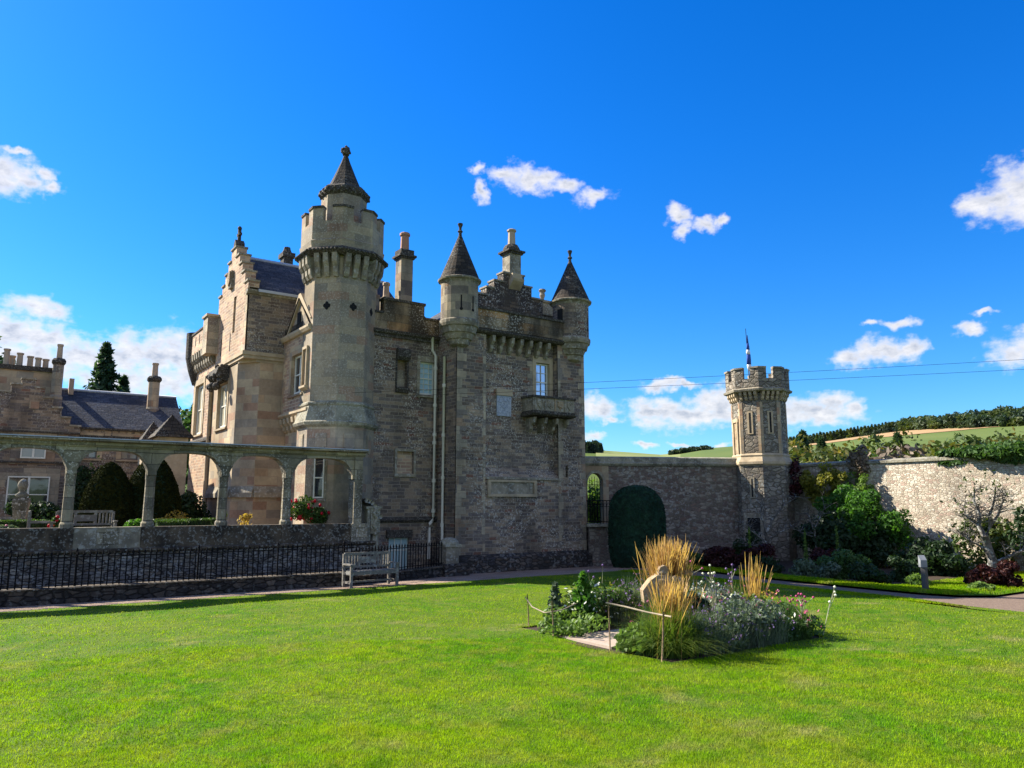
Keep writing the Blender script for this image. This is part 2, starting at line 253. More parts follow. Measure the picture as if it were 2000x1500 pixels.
# ground materials
m, t = newmat('lawn_turf'); P = pos(t)
n1 = t.noise(P, .35, 4, .6); n2 = t.noise(P, 2.2, 5, .65); n3 = t.noise(P, 45, 3, .7)
c = t.mix(t.ramp(n1, [(.35, 0.0), (.68, 1.0)]), (.045, .115, .003), (.09, .14, .008))
c = t.mix(t.ramp(n2, [(.42, 0.0), (.62, 1.0)]), c, (.10, .145, .015))
c = t.mix(t.ramp(t.noise(t.sc(P, 1, 1.3, 1), .8, 5), [(.60, 0.0), (.74, .75)]), c, (.20, .19, .07))
c = t.mix(1, c, t.ramp(n3, [(.3, .62), (.7, 1.25)]), 'MULTIPLY')
finish(t, c, .9, t.math('ADD', n3, t.math('MULTIPLY', n2, 2.0)), .6, .03, .1); M['turf'] = m
def grassmat(name, k):
    m, t = newmat(name); P = pos(t)
    n1 = t.noise(P, .35, 4, .6); n2 = t.noise(P, 2.2, 5, .65)
    c = t.mix(t.ramp(n1, [(.38, 0.0), (.60, 1.0)]), (.15 * k, .32 * k, .002), (.31 * k, .42 * k, .004))
    c = t.mix(t.ramp(n2, [(.46, 0.0), (.62, .8)]), c, (.33 * k, .36 * k, .02))
    c = t.mix(t.ramp(t.noise(t.sc(P, 1.6, 1, 1), 1.5, 5, .65), [(.52, 0.0), (.64, .7)]), c, (.08 * k, .21 * k, .002))
    c = t.mix(t.ramp(t.noise(t.sc(P, 1, 1.3, 1), .8, 5), [(.56, 0.0), (.68, .85)]), c, (.33 * k, .31 * k, .09))
    c = t.mix(1, c, t.ramp(t.noise(t.sc(P, 1, 1, 0), 130, 1), [(.34, .62), (.66, 1.28)]), 'MULTIPLY')
    c = t.mix(1, c, t.ramp(t.noise(P, 7, 4, .7), [(.38, .72), (.58, 1.1)]), 'MULTIPLY')
    b = t.n('ShaderNodeBsdfPrincipled', {'Base Color': c, 'Roughness': .75, 'Specular IOR Level': .08})
    tr = t.n('ShaderNodeBsdfTranslucent', {'Color': t.mix(1, c, (1.15, 1.3, .6), 'MULTIPLY')})
    mx = t.n('ShaderNodeMixShader', {0: .4, 1: b.outputs[0], 2: tr.outputs[0]})
    t.n('ShaderNodeOutputMaterial', {0: mx.outputs[0]}); return m
M['blade'] = grassmat('lawn_blade', 1.0)
m, t = newmat('pinkish_gravel'); P = pos(t)
vo = t.n('ShaderNodeTexVoronoi', {'Vector': P, 'Scale': 55.0}); r_ = t.n('ShaderNodeSeparateColor', {0: vo.outputs['Color']}).outputs[0]
c = t.ramp(r_, [(0, (.24, .165, .12)), (.3, (.36, .255, .18)), (.6, (.30, .215, .165)), (.85, (.44, .34, .26))], 'CONSTANT')
c = t.mix(1, c, t.ramp(t.noise(P, 1.2, 4), [(.3, .8), (.7, 1.15)]), 'MULTIPLY')
finish(t, c, .95, vo.outputs['Distance'], .8, .02, .15); M['gravel'] = m
M['pathgravel'] = mat_plain('shade_darkened_pink_brown_gravel', (.14, .098, .072), (.20, .145, .108), 14, .98, .7)  # gravel darkened in colour for the shadow lying over the path
m, t = newmat('far_fields'); P = pos(t)
c = t.mix(t.ramp(t.noise(P, .01, 4), [(.4, 0.0), (.6, 1.0)]), (.065, .10, .022), (.095, .125, .03))
finish(t, c, 1.0, spec=.05); M['field'] = m
M['stubble'] = mat_plain('stubble_field', (.30, .19, .09), (.36, .24, .12), .03, 1, .0)
M['pasture'] = mat_plain('green_pasture', (.075, .115, .022), (.11, .14, .032), .012, 1, .0)
M['palefield'] = mat_plain('pale_pasture', (.15, .19, .05), (.22, .23, .08), .012, 1, .0)
# ---------------------------------------------------------------- object helpers
def tag(o, label=None, cat=None, group=None, kind=None):
    if label: o['label'] = label
    if cat: o['category'] = cat
    if group: o['group'] = group
    if kind: o['kind'] = kind
    return o
def thing(name, loc, label, cat, group=None, rz=0):
    o = bpy.data.objects.new(name, None); o.empty_display_size = .1; COL.objects.link(o)
    o.location = loc; o.rotation_euler = (0, 0, rz)
    return tag(o, label, cat, group)
def wloc(p):
    l = Vector((0, 0, 0))
    while p is not None: l += Vector(p.location); p = p.parent
    return l
def mkobj(name, me, mat, parent=None):
    o = bpy.data.objects.new(name, me); COL.objects.link(o)
    if parent is not None: o.parent = parent
    me.materials.append(M[mat] if isinstance(mat, str) else mat)
    return o
class MB:
    """collects faces in world coordinates, UVs in metres"""
    def __init__(s, uvr=0.0, uvc=None): s.v = []; s.f = []; s.uvr = uvr; s.uvc = uvc; s.sm = []
    def add(s, vs, fs, smooth=False):
        b = len(s.v); s.v += [tuple(p) for p in vs]
        for f in fs: s.f.append([b + i for i in f]); s.sm.append(smooth)
    def hexa(s, p):  # 8 points: bottom 4 ccw, top 4 ccw
        s.add(p, [(3, 2, 1, 0), (4, 5, 6, 7), (0, 1, 5, 4), (1, 2, 6, 5), (2, 3, 7, 6), (3, 0, 4, 7)])
    def box(s, x0, x1, y0, y1, z0, z1):
        s.hexa([(x0, y0, z0), (x1, y0, z0), (x1, y1, z0), (x0, y1, z0), (x0, y0, z1), (x1, y0, z1), (x1, y1, z1), (x0, y1, z1)])
    def prism(s, poly, z0, z1):
        n = len(poly)
        s.add([(x, y, z0) for x, y in poly] + [(x, y, z1) for x, y in poly],
              [tuple(reversed(range(n))), tuple(range(n, 2 * n))] + [(i, (i + 1) % n, n + (i + 1) % n, n + i) for i in range(n)])
    def lathe(s, cx, cy, prof, n=8, rot=None, cap=True, apo=True, smooth=False, sx=1, sy=1):
        if rot is None: rot = math.pi / n
        k = 1 / math.cos(math.pi / n) if apo else 1
        vs = []
        for r, z in prof:
            for i in range(n):
                a = rot + 2 * math.pi * i / n
                vs.append((cx + r * k * math.cos(a) * sx, cy + r * k * math.sin(a) * sy, z))
        fs = []
        for j in range(len(prof) - 1):
            for i in range(n):
                fs.append((j * n + i, j * n + (i + 1) % n, (j + 1) * n + (i + 1) % n, (j + 1) * n + i))
        if cap: fs += [tuple(reversed(range(n))), tuple(range((len(prof) - 1) * n, len(prof) * n))]
        s.add(vs, fs, smooth)
    def tube(s, pts, r, n=6, r1=None, cap=True):
        pts = [Vector(p) for p in pts]; m = len(pts); vs = []; fs = []
        for i, p in enumerate(pts):
            d = (pts[min(i + 1, m - 1)] - pts[max(i - 1, 0)]).normalized()
            a = d.cross(Vector((0, 0, 1)) if abs(d.z) < .95 else Vector((1, 0, 0))).normalized(); b = d.cross(a)
            rr = r if r1 is None else r + (r1 - r) * i / (m - 1)
            if isinstance(r, (list, tuple)): rr = r[i]
            for k in range(n):
                t_ = 2 * math.pi * k / n; vs.append(p + a * rr * math.cos(t_) + b * rr * math.sin(t_))
        for i in range(m - 1):
            for k in range(n): fs.append((i * n + k, i * n + (k + 1) % n, (i + 1) * n + (k + 1) % n, (i + 1) * n + k))
        if cap: fs += [tuple(range(n)), tuple(reversed(range((m - 1) * n, m * n)))]
        s.add(vs, fs, True)
    def ball(s, c, r, n=8, m=6, jit=0, sz=(1, 1, 1), seed=0):
        rnd = random.Random(seed); vs = []
        for j in range(m + 1):
            ph = math.pi * j / m
            for i in range(n):
                th = 2 * math.pi * i / n; q = r * (1 + rnd.uniform(-jit, jit))
                vs.append((c[0] + q * sz[0] * math.sin(ph) * math.cos(th), c[1] + q * sz[1] * math.sin(ph) * math.sin(th), c[2] + q * sz[2] * math.cos(ph)))
        fs = [(j * n + i, (j + 1) * n + i, (j + 1) * n + (i + 1) % n, j * n + (i + 1) % n) for j in range(m) for i in range(n)]
        s.add(vs, fs, True)
    def build(s, name, mat, parent=None, label=None):
        me = bpy.data.meshes.new(name); o0 = wloc(parent) if parent is not None else Vector((0, 0, 0))
        me.from_pydata([(a - o0.x, b - o0.y, c - o0.z) for a, b, c in s.v], [], s.f)
        uvl = me.uv_layers.new(name='UVMap').data; V = s.v; k = 0
        for fi, f in enumerate(s.f):
            p = [Vector(V[i]) for i in f]; nn = Vector((0, 0, 0))
            for i in range(len(p)): nn += p[i].cross(p[(i + 1) % len(p)])
            if nn.length > 0: nn.normalize()
            if abs(nn.z) > .93: co = [(q.x, q.y) for q in p]
            else:
                h = math.hypot(nn.x, nn.y); tx, ty = -nn.y / h, nn.x / h; an = round(math.atan2(nn.y, nn.x), 4)
                cx, cy = s.uvc or (0, 0); sl = 1 / max(h, .3)
                co = [((q.x - cx) * tx + (q.y - cy) * ty + an * (s.uvr or 1.37) + 40, q.z * sl) for q in p]
            for c in co: uvl[k].uv = c; k += 1
        me.polygons.foreach_set('use_smooth', s.sm); me.update()
        o = mkobj(name, me, mat, parent)
        if label: o['label'] = label
        return o
class Pl:
    """vertical plane from p0 to p1; n points outwards"""
    def __init__(s, p0, p1):
        s.p0 = Vector((*p0, 0)); d = Vector((*p1, 0)) - s.p0; s.L = d.length; s.t = d.normalized(); s.n = Vector((s.t.y, -s.t.x, 0))
    def P(s, a, z, o=0): q = s.p0 + s.t * a + s.n * o; return (q.x, q.y, z)
    def box(s, mb, a0, a1, z0, z1, o0, o1):
        P = s.P; mb.hexa([P(a0, z0, o1), P(a1, z0, o1), P(a1, z0, o0), P(a0, z0, o0), P(a0, z1, o1), P(a1, z1, o1), P(a1, z1, o0), P(a0, z1, o0)])
    def prof(s, mb, a0, a1, pr):  # pr: polygon of (off, z)
        n = len(pr); mb.add([s.P(a0, z, o) for o, z in pr] + [s.P(a1, z, o) for o, z in pr],
            [tuple(range(n)), tuple(reversed(range(n, 2 * n)))] + [(i, n + i, n + (i + 1) % n, (i + 1) % n) for i in range(n)])
    def face(s, mb, poly, o0, o1):  # polygon (a,z) extruded outward
        n = len(poly); mb.add([s.P(a, z, o1) for a, z in poly] + [s.P(a, z, o0) for a, z in poly],
            [tuple(range(n)), tuple(reversed(range(n, 2 * n)))] + [(i, n + i, n + (i + 1) % n, (i + 1) % n) for i in range(n)])
    def wall(s, mb, a0, a1, z0, z1, holes=(), depth=.18, off=0):
        xs = sorted({a0, a1} | {h[0] for h in holes} | {h[1] for h in holes}); zs = sorted({z0, z1} | {h[2] for h in holes} | {h[3] for h in holes})
        for i in range(len(xs) - 1):
            for j in range(len(zs) - 1):
                cx = (xs[i] + xs[i + 1]) / 2; cz = (zs[j] + zs[j + 1]) / 2
                if any(h[0] < cx < h[1] and h[2] < cz < h[3] for h in holes): continue
                P = s.P; mb.add([P(xs[i], zs[j], off), P(xs[i + 1], zs[j], off), P(xs[i + 1], zs[j + 1], off), P(xs[i], zs[j + 1], off)], [(0, 1, 2, 3)])
        for (h0, h1, g0, g1) in holes:
            P = s.P; i_ = off - depth
            mb.add([P(h0, g0, off), P(h1, g0, off), P(h1, g1, off), P(h0, g1, off), P(h0, g0, i_), P(h1, g0, i_), P(h1, g1, i_), P(h0, g1, i_)],
                   [(0, 4, 5, 1), (1, 5, 6, 2), (2, 6, 7, 3), (3, 7, 4, 0)])
def window(parent, pl, a0, a1, z0, z1, cols=2, rows=2, off=-.12, fr=.05, mat='white', pane='glass', mull=None, back=True):
    mb = MB(); o0, o1 = off - .04, off
    pl.box(mb, a0, a1, z0, z0 + fr * 1.2, o0, o1); pl.box(mb, a0, a1, z1 - fr, z1, o0, o1)
    pl.box(mb, a0, a0 + fr, z0 + fr * 1.2, z1 - fr, o0, o1); pl.box(mb, a1 - fr, a1, z0 + fr * 1.2, z1 - fr, o0, o1)
    for i in range(1, cols):
        a = a0 + (a1 - a0) * i / cols; wd = (mull or .008)
        pl.box(mb, a - wd, a + wd, z0 + fr, z1 - fr, o0 + .006, o1 - .004)
    for j in range(1, rows):
        z = z0 + (z1 - z0) * j / rows; wd = .022 if j * 2 == rows else .008
        pl.box(mb, a0 + fr, a1 - fr, z - wd, z + wd, o0 + .008, o1 - .002)
    f = mb.build('window', mat, parent)
    g = MB(); pl.box(g, a0 + .01, a1 - .01, z0 + .01, z1 - .01, off - .07, off - .042); g.build('pane', pane, f)
    return f
def surround(parent, pl, a0, a1, z0, z1, wd=.14, off=.02, mat='mould', sill=True, lintel=.2, name='window_surround'):
    mb = MB()
    pl.box(mb, a0 - wd, a0 + .004, z0, z1 - .004, -.1, off); pl.box(mb, a1 - .004, a1 + wd, z0, z1 - .004, -.1, off)
    pl.box(mb, a0 - wd - .003, a1 + wd + .003, z1 - .004, z1 + lintel, -.1, off + .004)
    if sill: pl.prof(mb, a0 - wd, a1 + wd, [(-.1, z0 - .1), (off + .05, z0 - .1), (off + .05, z0 - .03), (-.1, z0 + .004)])
    return mb.build(name, mat, parent)
def corbel(mb, pl, a, w, z0, z1, proj):
    h = z1 - z0
    pl.prof(mb, a - w / 2, a + w / 2, [(-.05, z0), (proj * .25, z0), (proj * .5, z0 + h * .18), (proj * .55, z0 + h * .42), (proj * .62, z0 + h * .45), (proj * .9, z0 + h * .62), (proj, z1), (-.05, z1)])
def quoins(mb, pl, a_edge, sgn, z0, z1, off=.006, h=.30, w1=.42, w2=.24, seed=1):
    r = random.Random(seed); z = z0; k = 0
    while z < z1 - .1:
        hh = min(h * r.uniform(.85, 1.15), z1 - z); wd = (w1 if k % 2 else w2) * r.uniform(.9, 1.1)
        a, b = sorted((a_edge, a_edge + sgn * wd)); pl.box(mb, a, b, z + .006, z + hh - .006, -.05, off + r.uniform(0, .004)); z += hh; k += 1
def crowsteps(pl, mb, par_mat, a0, steps, zb, thick, cop=.07):
    """steps: list of (a1, ztop) left to right starting at a0; copings in mbc"""
    a = a0
    for a1, zt in steps: pl.box(mb, a, a1, zb, zt - cop, -thick, 0); a = a1
    body = mb.build('stepped_gable', par_mat[0], par_mat[1]); a = a0
    for a1, zt in steps:
        c = MB(); pl.box(c, a - .03, a1 + .03, zt - cop, zt, -thick - .04, .05); c.build('step_coping', 'mouldgrey', body); a = a1
    return body
# ================================================================ THE MANSION
H = thing('mansion', (10, 24, 0), 'large turreted baronial stone mansion with an octagonal corner tower beside the lawn', 'mansion')
TERR = 1.2
# ---- projecting block with two bartizans
plF = Pl((13.94, 23.5), (20.0, 23.5)); X0 = 13.94
def fx(x): return x - X0
mb = MB()
plF.wall(mb, 0, fx(15.2), .5, 8.7); plF.wall(mb, fx(18.62), fx(20.0), .5, 8.7, [(fx(18.98), fx(19.10), 3.35, 3.82)], .25)
plF.wall(mb, fx(15.2), fx(18.62), .5, 3.28)
plR = Pl((13.94, 23.78), (20.0, 23.78))
plR.wall(mb, fx(15.2), fx(18.62), 3.6, 8.7, [(fx(17.74), fx(18.42), 6.35, 7.88)], .2)
mb.add([(15.2, 23.5, 3.28), (18.62, 23.5, 3.28), (18.62, 23.78, 3.66), (15.2, 23.78, 3.66)], [(0, 1, 2, 3)])
mb.add([(15.2, 23.5, 3.28), (15.2, 23.78, 3.66), (15.2, 23.78, 8.7), (15.2, 23.5, 8.7)], [(0, 1, 2, 3)])
mb.add([(18.62, 23.5, 3.28), (18.62, 23.5, 8.7), (18.62, 23.78, 8.7), (18.62, 23.78, 3.66)], [(0, 1, 2, 3)])
Pl((13.94, 24.9), (13.94, 23.5)).wall(mb, 0, 1.4, -.3, 9.2)
Pl((20.0, 23.5), (20.0, 31)).wall(mb, 0, 7.5, -.3, 9.2)
mb.build('wall', 'whin', H, 'dark brown and purple stone wall of the projecting block')
m1 = MB(); m1.box(15.2, 18.62, 23.42, 23.8, 3.22, 3.30); m1.build('sill_moulding', 'mouldgrey', H)
q = MB(); quoins(q, plF, 0, 1, .5, 8.7, seed=3); quoins(q, plF, plF.L, -1, .5, 8.7, seed=4, w1=.3, w2=.16)
quoins(q, plF, fx(15.2), -1, .6, 8.7, h=.6, w1=.14, w2=.10, seed=5); quoins(q, plF, fx(18.62), 1, .6, 8.7, h=.5, w1=.24, w2=.12, seed=6)
quoins(q, plR, fx(17.6), -1, 6.3, 7.9, seed=9, w1=.3, w2=.16, h=.26); q.build('quoins', 'ashgrey', H)
pb = MB(); plF.prof(pb, -.2, plF.L + .2, [(-.1, -.35), (.22, -.35), (.22, .36), (.02, .52), (-.1, .52)])
Pl((13.94, 24.9), (13.94, 23.5)).prof(pb, 0, 1.5, [(-.1, -.35), (.2, -.35), (.2, .36), (.02, .52), (-.1, .52)])
pb.build('plinth', 'rubble', H)
window(H, plR, fx(17.76), fx(18.40), 6.37, 7.86, 2, 4, off=-.1, fr=.05, pane='skyglass')
surround(H, plR, fx(17.74), fx(18.42), 6.35, 7.88, .16, .02, 'mould', lintel=.24, sill=False)
# string, corbels, parapet
sb = MB(); plF.prof(sb, -.1, plF.L + .1, [(-.1, 8.62), (.12, 8.66), (.2, 8.74), (.2, 8.80), (.1, 8.84), (-.1, 8.84)]); sb.build('string_course', 'darkst', H)
for i in range(7):
    c = MB(); corbel(c, plR, fx(15.52 + i * .44), .135, 8.04, 8.64, .38); c.build('corbel', 'mouldgrey', H)
pb = MB(); pb.box(14.6, 19.3, 23.34, 23.64, 8.84, 9.55); pb.box(19.69, 20.0, 24, 30.9, 9.2, 9.62); pb.build('parapet', 'parapet', H)
cb = MB(); cb.box(14.55, 19.35, 23.28, 23.7, 9.55, 9.64); cb.build('parapet_coping', 'darkst', H)
# bartizans
def bartizan(cx, cy, r, door=False):
    d = MB(uvr=r, uvc=(cx, cy)); d.lathe(cx, cy, [(r, 8.98), (r, 10.45)], 28); o = d.build('turret', 'whin' if door else 'ashgrey', H)
    k = MB(); k.lathe(cx, cy, [(r * .3, 8.02), (r * .52, 8.10), (r * .58, 8.28), (r * .68, 8.30), (r * .80, 8.50), (r * .88, 8.52), (r * .96, 8.74), (r * 1.04, 8.76), (r * 1.08, 8.86), (r * 1.08, 8.96), (r, 9.02)], 28, smooth=False); k.build('turret_corbelling', 'mouldgrey', o)
    e = MB(); e.lathe(cx, cy, [(r, 10.38), (r * 1.06, 10.46), (r * 1.16, 10.50), (r * 1.18, 10.56), (r * 1.02, 10.62)], 28); e.build('eaves_moulding', 'mouldgrey', o)
    c = MB(uvr=r * .6, uvc=(cx, cy)); c.lathe(cx, cy, [(r * 1.1, 10.58), (r * .86, 11.0), (r * .44, 11.72), (.055, 12.36)], 28); c.build('cone_roof', 'roofst', o)
    f = MB(); f.lathe(cx, cy, [(.06, 12.34), (.055, 12.45), (.10, 12.5), (.045, 12.58), (.05, 12.66), (.095, 12.78), (.09, 12.82)], 8); f.build('finial', 'darkst', o)
    for ang in ((-115, -75) if not door else (-60,)):
        a = rad(ang); p = Pl((cx + (r - .02) * math.cos(a) + .1 * math.sin(a), cy + (r - .02) * math.sin(a) - .1 * math.cos(a)), (cx + (r - .02) * math.cos(a) - .1 * math.sin(a), cy + (r - .02) * math.sin(a) + .1 * math.cos(a)))
        s_ = MB(); p.box(s_, .075, .125, 9.35, 9.85, 0, .03); p.face(s_, [(.1 + .06 * math.cos(x), 9.33 + .06 * math.sin(x)) for x in [k_ * math.pi / 5 for k_ in range(10)]], 0, .032); s_.build('arrow_slit', 'dark', o)
    if door:
        a = rad(-165); p = Pl((cx + (r - .03) * math.cos(a) + .15 * math.sin(a), cy + (r - .03) * math.sin(a) - .15 * math.cos(a)), (cx + (r - .03) * math.cos(a) - .15 * math.sin(a), cy + (r - .03) * math.sin(a) + .15 * math.cos(a)))
        s_ = MB(); p.box(s_, .02, .28, 9.6, 10.15, 0, .035); s_.build('opening', 'dark', o)
bartizan(14.1, 23.64, .69); bartizan(19.48, 23.68, .74, True)
# balcony
bb = MB(); plR.prof(bb, fx(17.0), fx(19.18), [(0, 5.64), (.68, 5.68), (.76, 5.74), (.76, 5.80), (0, 5.80)]); plR.box(bb, fx(17.06), fx(19.12), 5.8, 5.86, 0, .76)
bal = bb.build('balcony', 'darkst', H)
c = MB(); plR.box(c, fx(17.08), fx(19.1), 5.86, 6.36, .62, .72); plR.box(c, fx(17.08), fx(17.18), 5.86, 6.36, .0, .62); plR.box(c, fx(19.0), fx(19.1), 5.86, 6.36, .0, .62); c.build('balcony_parapet', 'mouldgrey', bal)
c = MB(); plR.box(c, fx(17.02), fx(19.16), 6.36, 6.44, .56, .78); plR.box(c, fx(17.02), fx(17.2), 6.36, 6.44, 0, .56); plR.box(c, fx(18.98), fx(19.16), 6.36, 6.44, 0, .56); c.build('balcony_rail', 'darkst', bal)
rr = random.Random(5)
for i in range(4):
    a0 = fx(17.16 + i * .49); s_ = MB(); plR.box(s_, a0 - .03, a0 + .02, 5.88, 6.34, .72, .75)
    cx = a0 + .25
    plR.face(s_, [(cx - .13, 6.28), (cx - .13, 6.08), (cx, 5.93), (cx + .13, 6.08), (cx + .13, 6.28)], .72, .75)
    for k in range(5): s_.ball(plR.P(cx + rr.uniform(-.1, .1), 6.12 + rr.uniform(-.12, .15), .75), .035, 6, 4)
    s_.build('carved_shield', 'carved' if i == 2 else 'mouldgrey', bal)
for i in range(4):
    s_ = MB(); corbel(s_, plR, fx(17.3 + i * .55), .12, 5.08, 5.62, .55); s_.build('bracket', 'mouldgrey', bal)
# plaque and long panel
s_ = MB(); plR.box(s_, fx(15.86), fx(16.52), 5.62, 6.4, 0, .05)
pq = s_.build('carved_plaque', 'plaque', H)
s_ = MB(); ox, oz = fx(16.19), 6.08
for k in range(20):
    a = k * math.pi / 10; s_.ball(plR.P(ox + .14 * math.cos(a), oz + .14 * math.sin(a), .05), .022, 6, 4)
for k in range(46):
    rr2 = random.Random(k); s_.ball(plR.P(fx(15.9) + rr2.random() * .58, 5.66 + rr2.random() * .72, .045), .03, 6, 4)
s_.build('carving', 'plaque', pq)
s_ = MB(); plR.box(s_, fx(15.82), fx(16.56), 6.41, 6.66, 0, .09); s_.build('plaque_lintel', 'mould', pq)
pp = MB(); plF.box(pp, fx(15.28), fx(17.5), 2.62, 3.18, 0, .03); o = pp.build('long_panel', 'mouldgrey', H)
pp = MB()
for b in ((15.28, 17.5, 3.12, 3.2), (15.28, 17.5, 2.58, 2.68), (15.28, 15.4, 2.68, 3.12), (17.38, 17.5, 2.68, 3.12)): plF.box(pp, fx(b[0]), fx(b[1]), b[2], b[3], .03, .09)
pp.build('panel_frame', 'mould', o)
s_ = MB(); plF.box(s_, fx(18.99), fx(19.09), 3.36, 3.81, -.24, -.2); s_.build('arrow_slit', 'dark', H)
# crow stepped gable behind the parapet, its chimney and roof
plG = Pl((15.0, 25.5), (20.3, 25.5)); g = MB()
gg = crowsteps(plG, g, ('whindark', H), 0, [(.45, 10.35), (1.0, 10.85), (1.5, 10.9), (1.88, 11.25), (2.34, 11.6), (3.42, 12.02), (3.82, 11.58), (4.42, 11.12), (5.1, 10.5)], 9.0, .45)
ch = MB(); ch.box(17.62, 18.2, 25.42, 25.98, 11.9, 12.95); c_ = ch.build('chimney', 'mouldgrey', H)
ch = MB(); ch.box(17.55, 18.27, 25.35, 26.05, 12.86, 12.94); ch.box(17.48, 18.34, 25.28, 26.12, 12.94, 13.02); ch.lathe(17.91, 25.7, [(.36, 13.02), (.34, 13.16), (.26, 13.3)], 8); ch.build('chimney_cap', 'darkst', c_)
ch = MB(); ch.lathe(17.91, 25.7, [(.17, 13.3), (.155, 13.4), (.14, 13.9), (.19, 13.94), (.19, 14.0), (.15, 14.03)], 8); ch.build('chimney_pot', 'buffpot', c_)
ch = MB(); plG.prof(ch, 2.62, 3.2, [(0, 11.3), (.12, 11.42), (.3, 11.6), (.34, 11.7), (0, 11.7)]); plG.box(ch, 2.66, 3.16, 11.7, 11.95, 0, .24); ch.build('oriel_bracket', 'mould', gg)
r = MB(); r.prism([(15.1, 23.64), (19.95, 23.64), (19.95, 31), (15.1, 31)], 8.8, 9.1)
r.add([(15.2, 26, 9.9), (20.0, 26, 9.9), (17.85, 26, 11.7), (15.2, 31, 9.9), (20.0, 31, 9.9), (17.85, 31, 11.7)], [(0, 2, 5, 3), (1, 4, 5, 2), (3, 5, 4)])
Pl((15.2, 31), (15.2, 26)).wall(r, 0, 5, 9, 9.9); Pl((20, 26), (20, 31)).wall(r, 0, 5, 9, 9.9)
r.build('roof', 'slate', H)
s_ = MB(); s_.box(20.0, 20.7, 26.4, 27.1, 10.4, 11.3); s_.box(19.93, 20.77, 26.33, 27.17, 11.3, 11.4); a_ = s_.build('small_stack', 'ashgrey', H)
s_ = MB(); s_.prism([(20.0, 26.4), (20.95, 26.4), (20.95, 27.1), (20.0, 27.1)], 9.2, 10.4); s_.build('stack_base', 'mouldgrey', a_)
s_ = MB(); s_.box(20.62, 20.95, 26.6, 27.2, 10.4, 10.95); s_.build('stack_shoulder', 'mouldgrey', a_)
s_ = MB(); s_.lathe(20.35, 26.75, [(.18, 11.4), (.07, 11.55), (.13, 11.72), (.10, 11.85), (.17, 11.95), (.12, 12.02)], 10); s_.build('urn_finial', 'mouldgrey', a_)
# ---- recessed wall with the window, niche, panel and basement door
plE = Pl((11.2, 24.9), (13.94, 24.9)); ex = lambda x: x - 11.2
mb = MB(); plE.wall(mb, 0, plE.L, -.35, 8.45, [(ex(13.16), ex(13.80), 6.35, 7.6), (ex(12.22), ex(12.62), 6.5, 7.55), (ex(12.28), ex(12.96), 3.4, 4.2), (ex(12.06), ex(12.84), -.3, 1.12)], .2)
mb.build('wall', 'whin', H, 'lichen-spotted wall between the tower and the projecting block')
window(H, plE, ex(13.17), ex(13.79), 6.36, 7.59, 3, 6, off=-.08, fr=.05, pane='blueblind')
surround(H, plE, ex(13.16), ex(13.79), 6.35, 7.6, .12, .02, 'mouldgrey', lintel=.22)
s_ = MB(); plE.box(s_, ex(12.22), ex(12.62), 6.5, 7.55, -.2, -.16); s_.build('niche_back', 'ashgrey', H)
s_ = MB(); plE.prof(s_, ex(12.16), ex(12.68), [(0, 6.34), (.08, 6.34), (.16, 6.46), (.16, 6.52), (0, 6.52)])
plE.prof(s_, ex(12.16), ex(12.68), [(0, 7.55), (.12, 7.55), (.22, 7.66), (.22, 7.92), (.14, 7.98), (0, 7.98)]); plE.box(s_, ex(12.16), ex(12.22), 6.52, 7.55, 0, .04); plE.box(s_, ex(12.62), ex(12.68), 6.52, 7.55, 0, .04); s_.build('niche', 'darkst', H)
s_ = MB()
for b in ((12.2, 13.04, 4.2, 4.3), (12.2, 13.04, 3.28, 3.4), (12.2, 12.28, 3.4, 4.2), (12.96, 13.04, 3.4, 4.2)): plE.box(s_, ex(b[0]), ex(b[1]), b[2], b[3], 0, .07)
o = s_.build('wall_panel', 'mouldgrey', H); s_ = MB(); plE.box(s_, ex(12.28), ex(12.96), 3.4, 4.2, -.16, -.1); s_.build('panel_back', 'whinclean', o)
s_ = MB(); plE.prof(s_, 0, plE.L, [(0, 1.66), (.05, 1.66), (.12, 1.74), (0, 1.86)]); s_.build('base_course', 'darkst', H)
d_ = MB(); plE.box(d_, ex(12.06), ex(12.84), -.3, 1.12, -.14, -.1); o = d_.build('basement_door', 'bluedoor', H)
d_ = MB()
for k in range(4):
    a = ex(12.06 + k * .26 - .0); plE.box(d_, max(a - .015, ex(12.06)), min(a + .015, ex(12.84)), -.3, 1.12, -.1, -.075)
for k in range(3):
    a = ex(12.06 + k * .26 + .13)
    plE.face(d_, [(a - .1, .70), (a - .05, .82), (a, .88), (a + .05, .82), (a + .1, .70), (a + .075, .70), (a + .04, .79), (a, .84), (a - .04, .79), (a - .075, .70)][::-1], -.1, -.08)
plE.box(d_, ex(12.06), ex(12.84), .66, .70, -.1, -.07); d_.build('door_tracery', 'white', o)
d_ = MB(); plE.box(d_, ex(11.95), ex(12.95), 1.12, 1.4, 0, .1); d_.build('door_lintel', 'darkst', H)
s_ = MB(); plE.prof(s_, 0, plE.L, [(-.1, 8.36), (.06, 8.36), (.06, 8.45), (.14, 8.5), (.16, 8.6), (.04, 8.64), (-.1, 8.64)]); s_.build('string_course', 'darkst', H)
s_ = MB(); plE.box(s_, 0, plE.L, 8.64, 9.22, -.3, .02); plE.box(s_, ex(11.62), ex(13.3), 9.22, 9.74, -.3, .02); s_.build('parapet', 'parapet', H)
s_ = MB(); plE.box(s_, 0, ex(11.62), 9.22, 9.3, -.34, .06); plE.box(s_, ex(13.3), plE.L, 9.22, 9.3, -.34, .06); plE.box(s_, ex(11.58), ex(13.34), 9.74, 9.84, -.34, .06); s_.build('parapet_coping', 'darkst', H)
r = MB(); r.prism([(9, 25.2), (15.2, 25.2), (15.2, 33), (9, 33)], 8.5, 8.8)
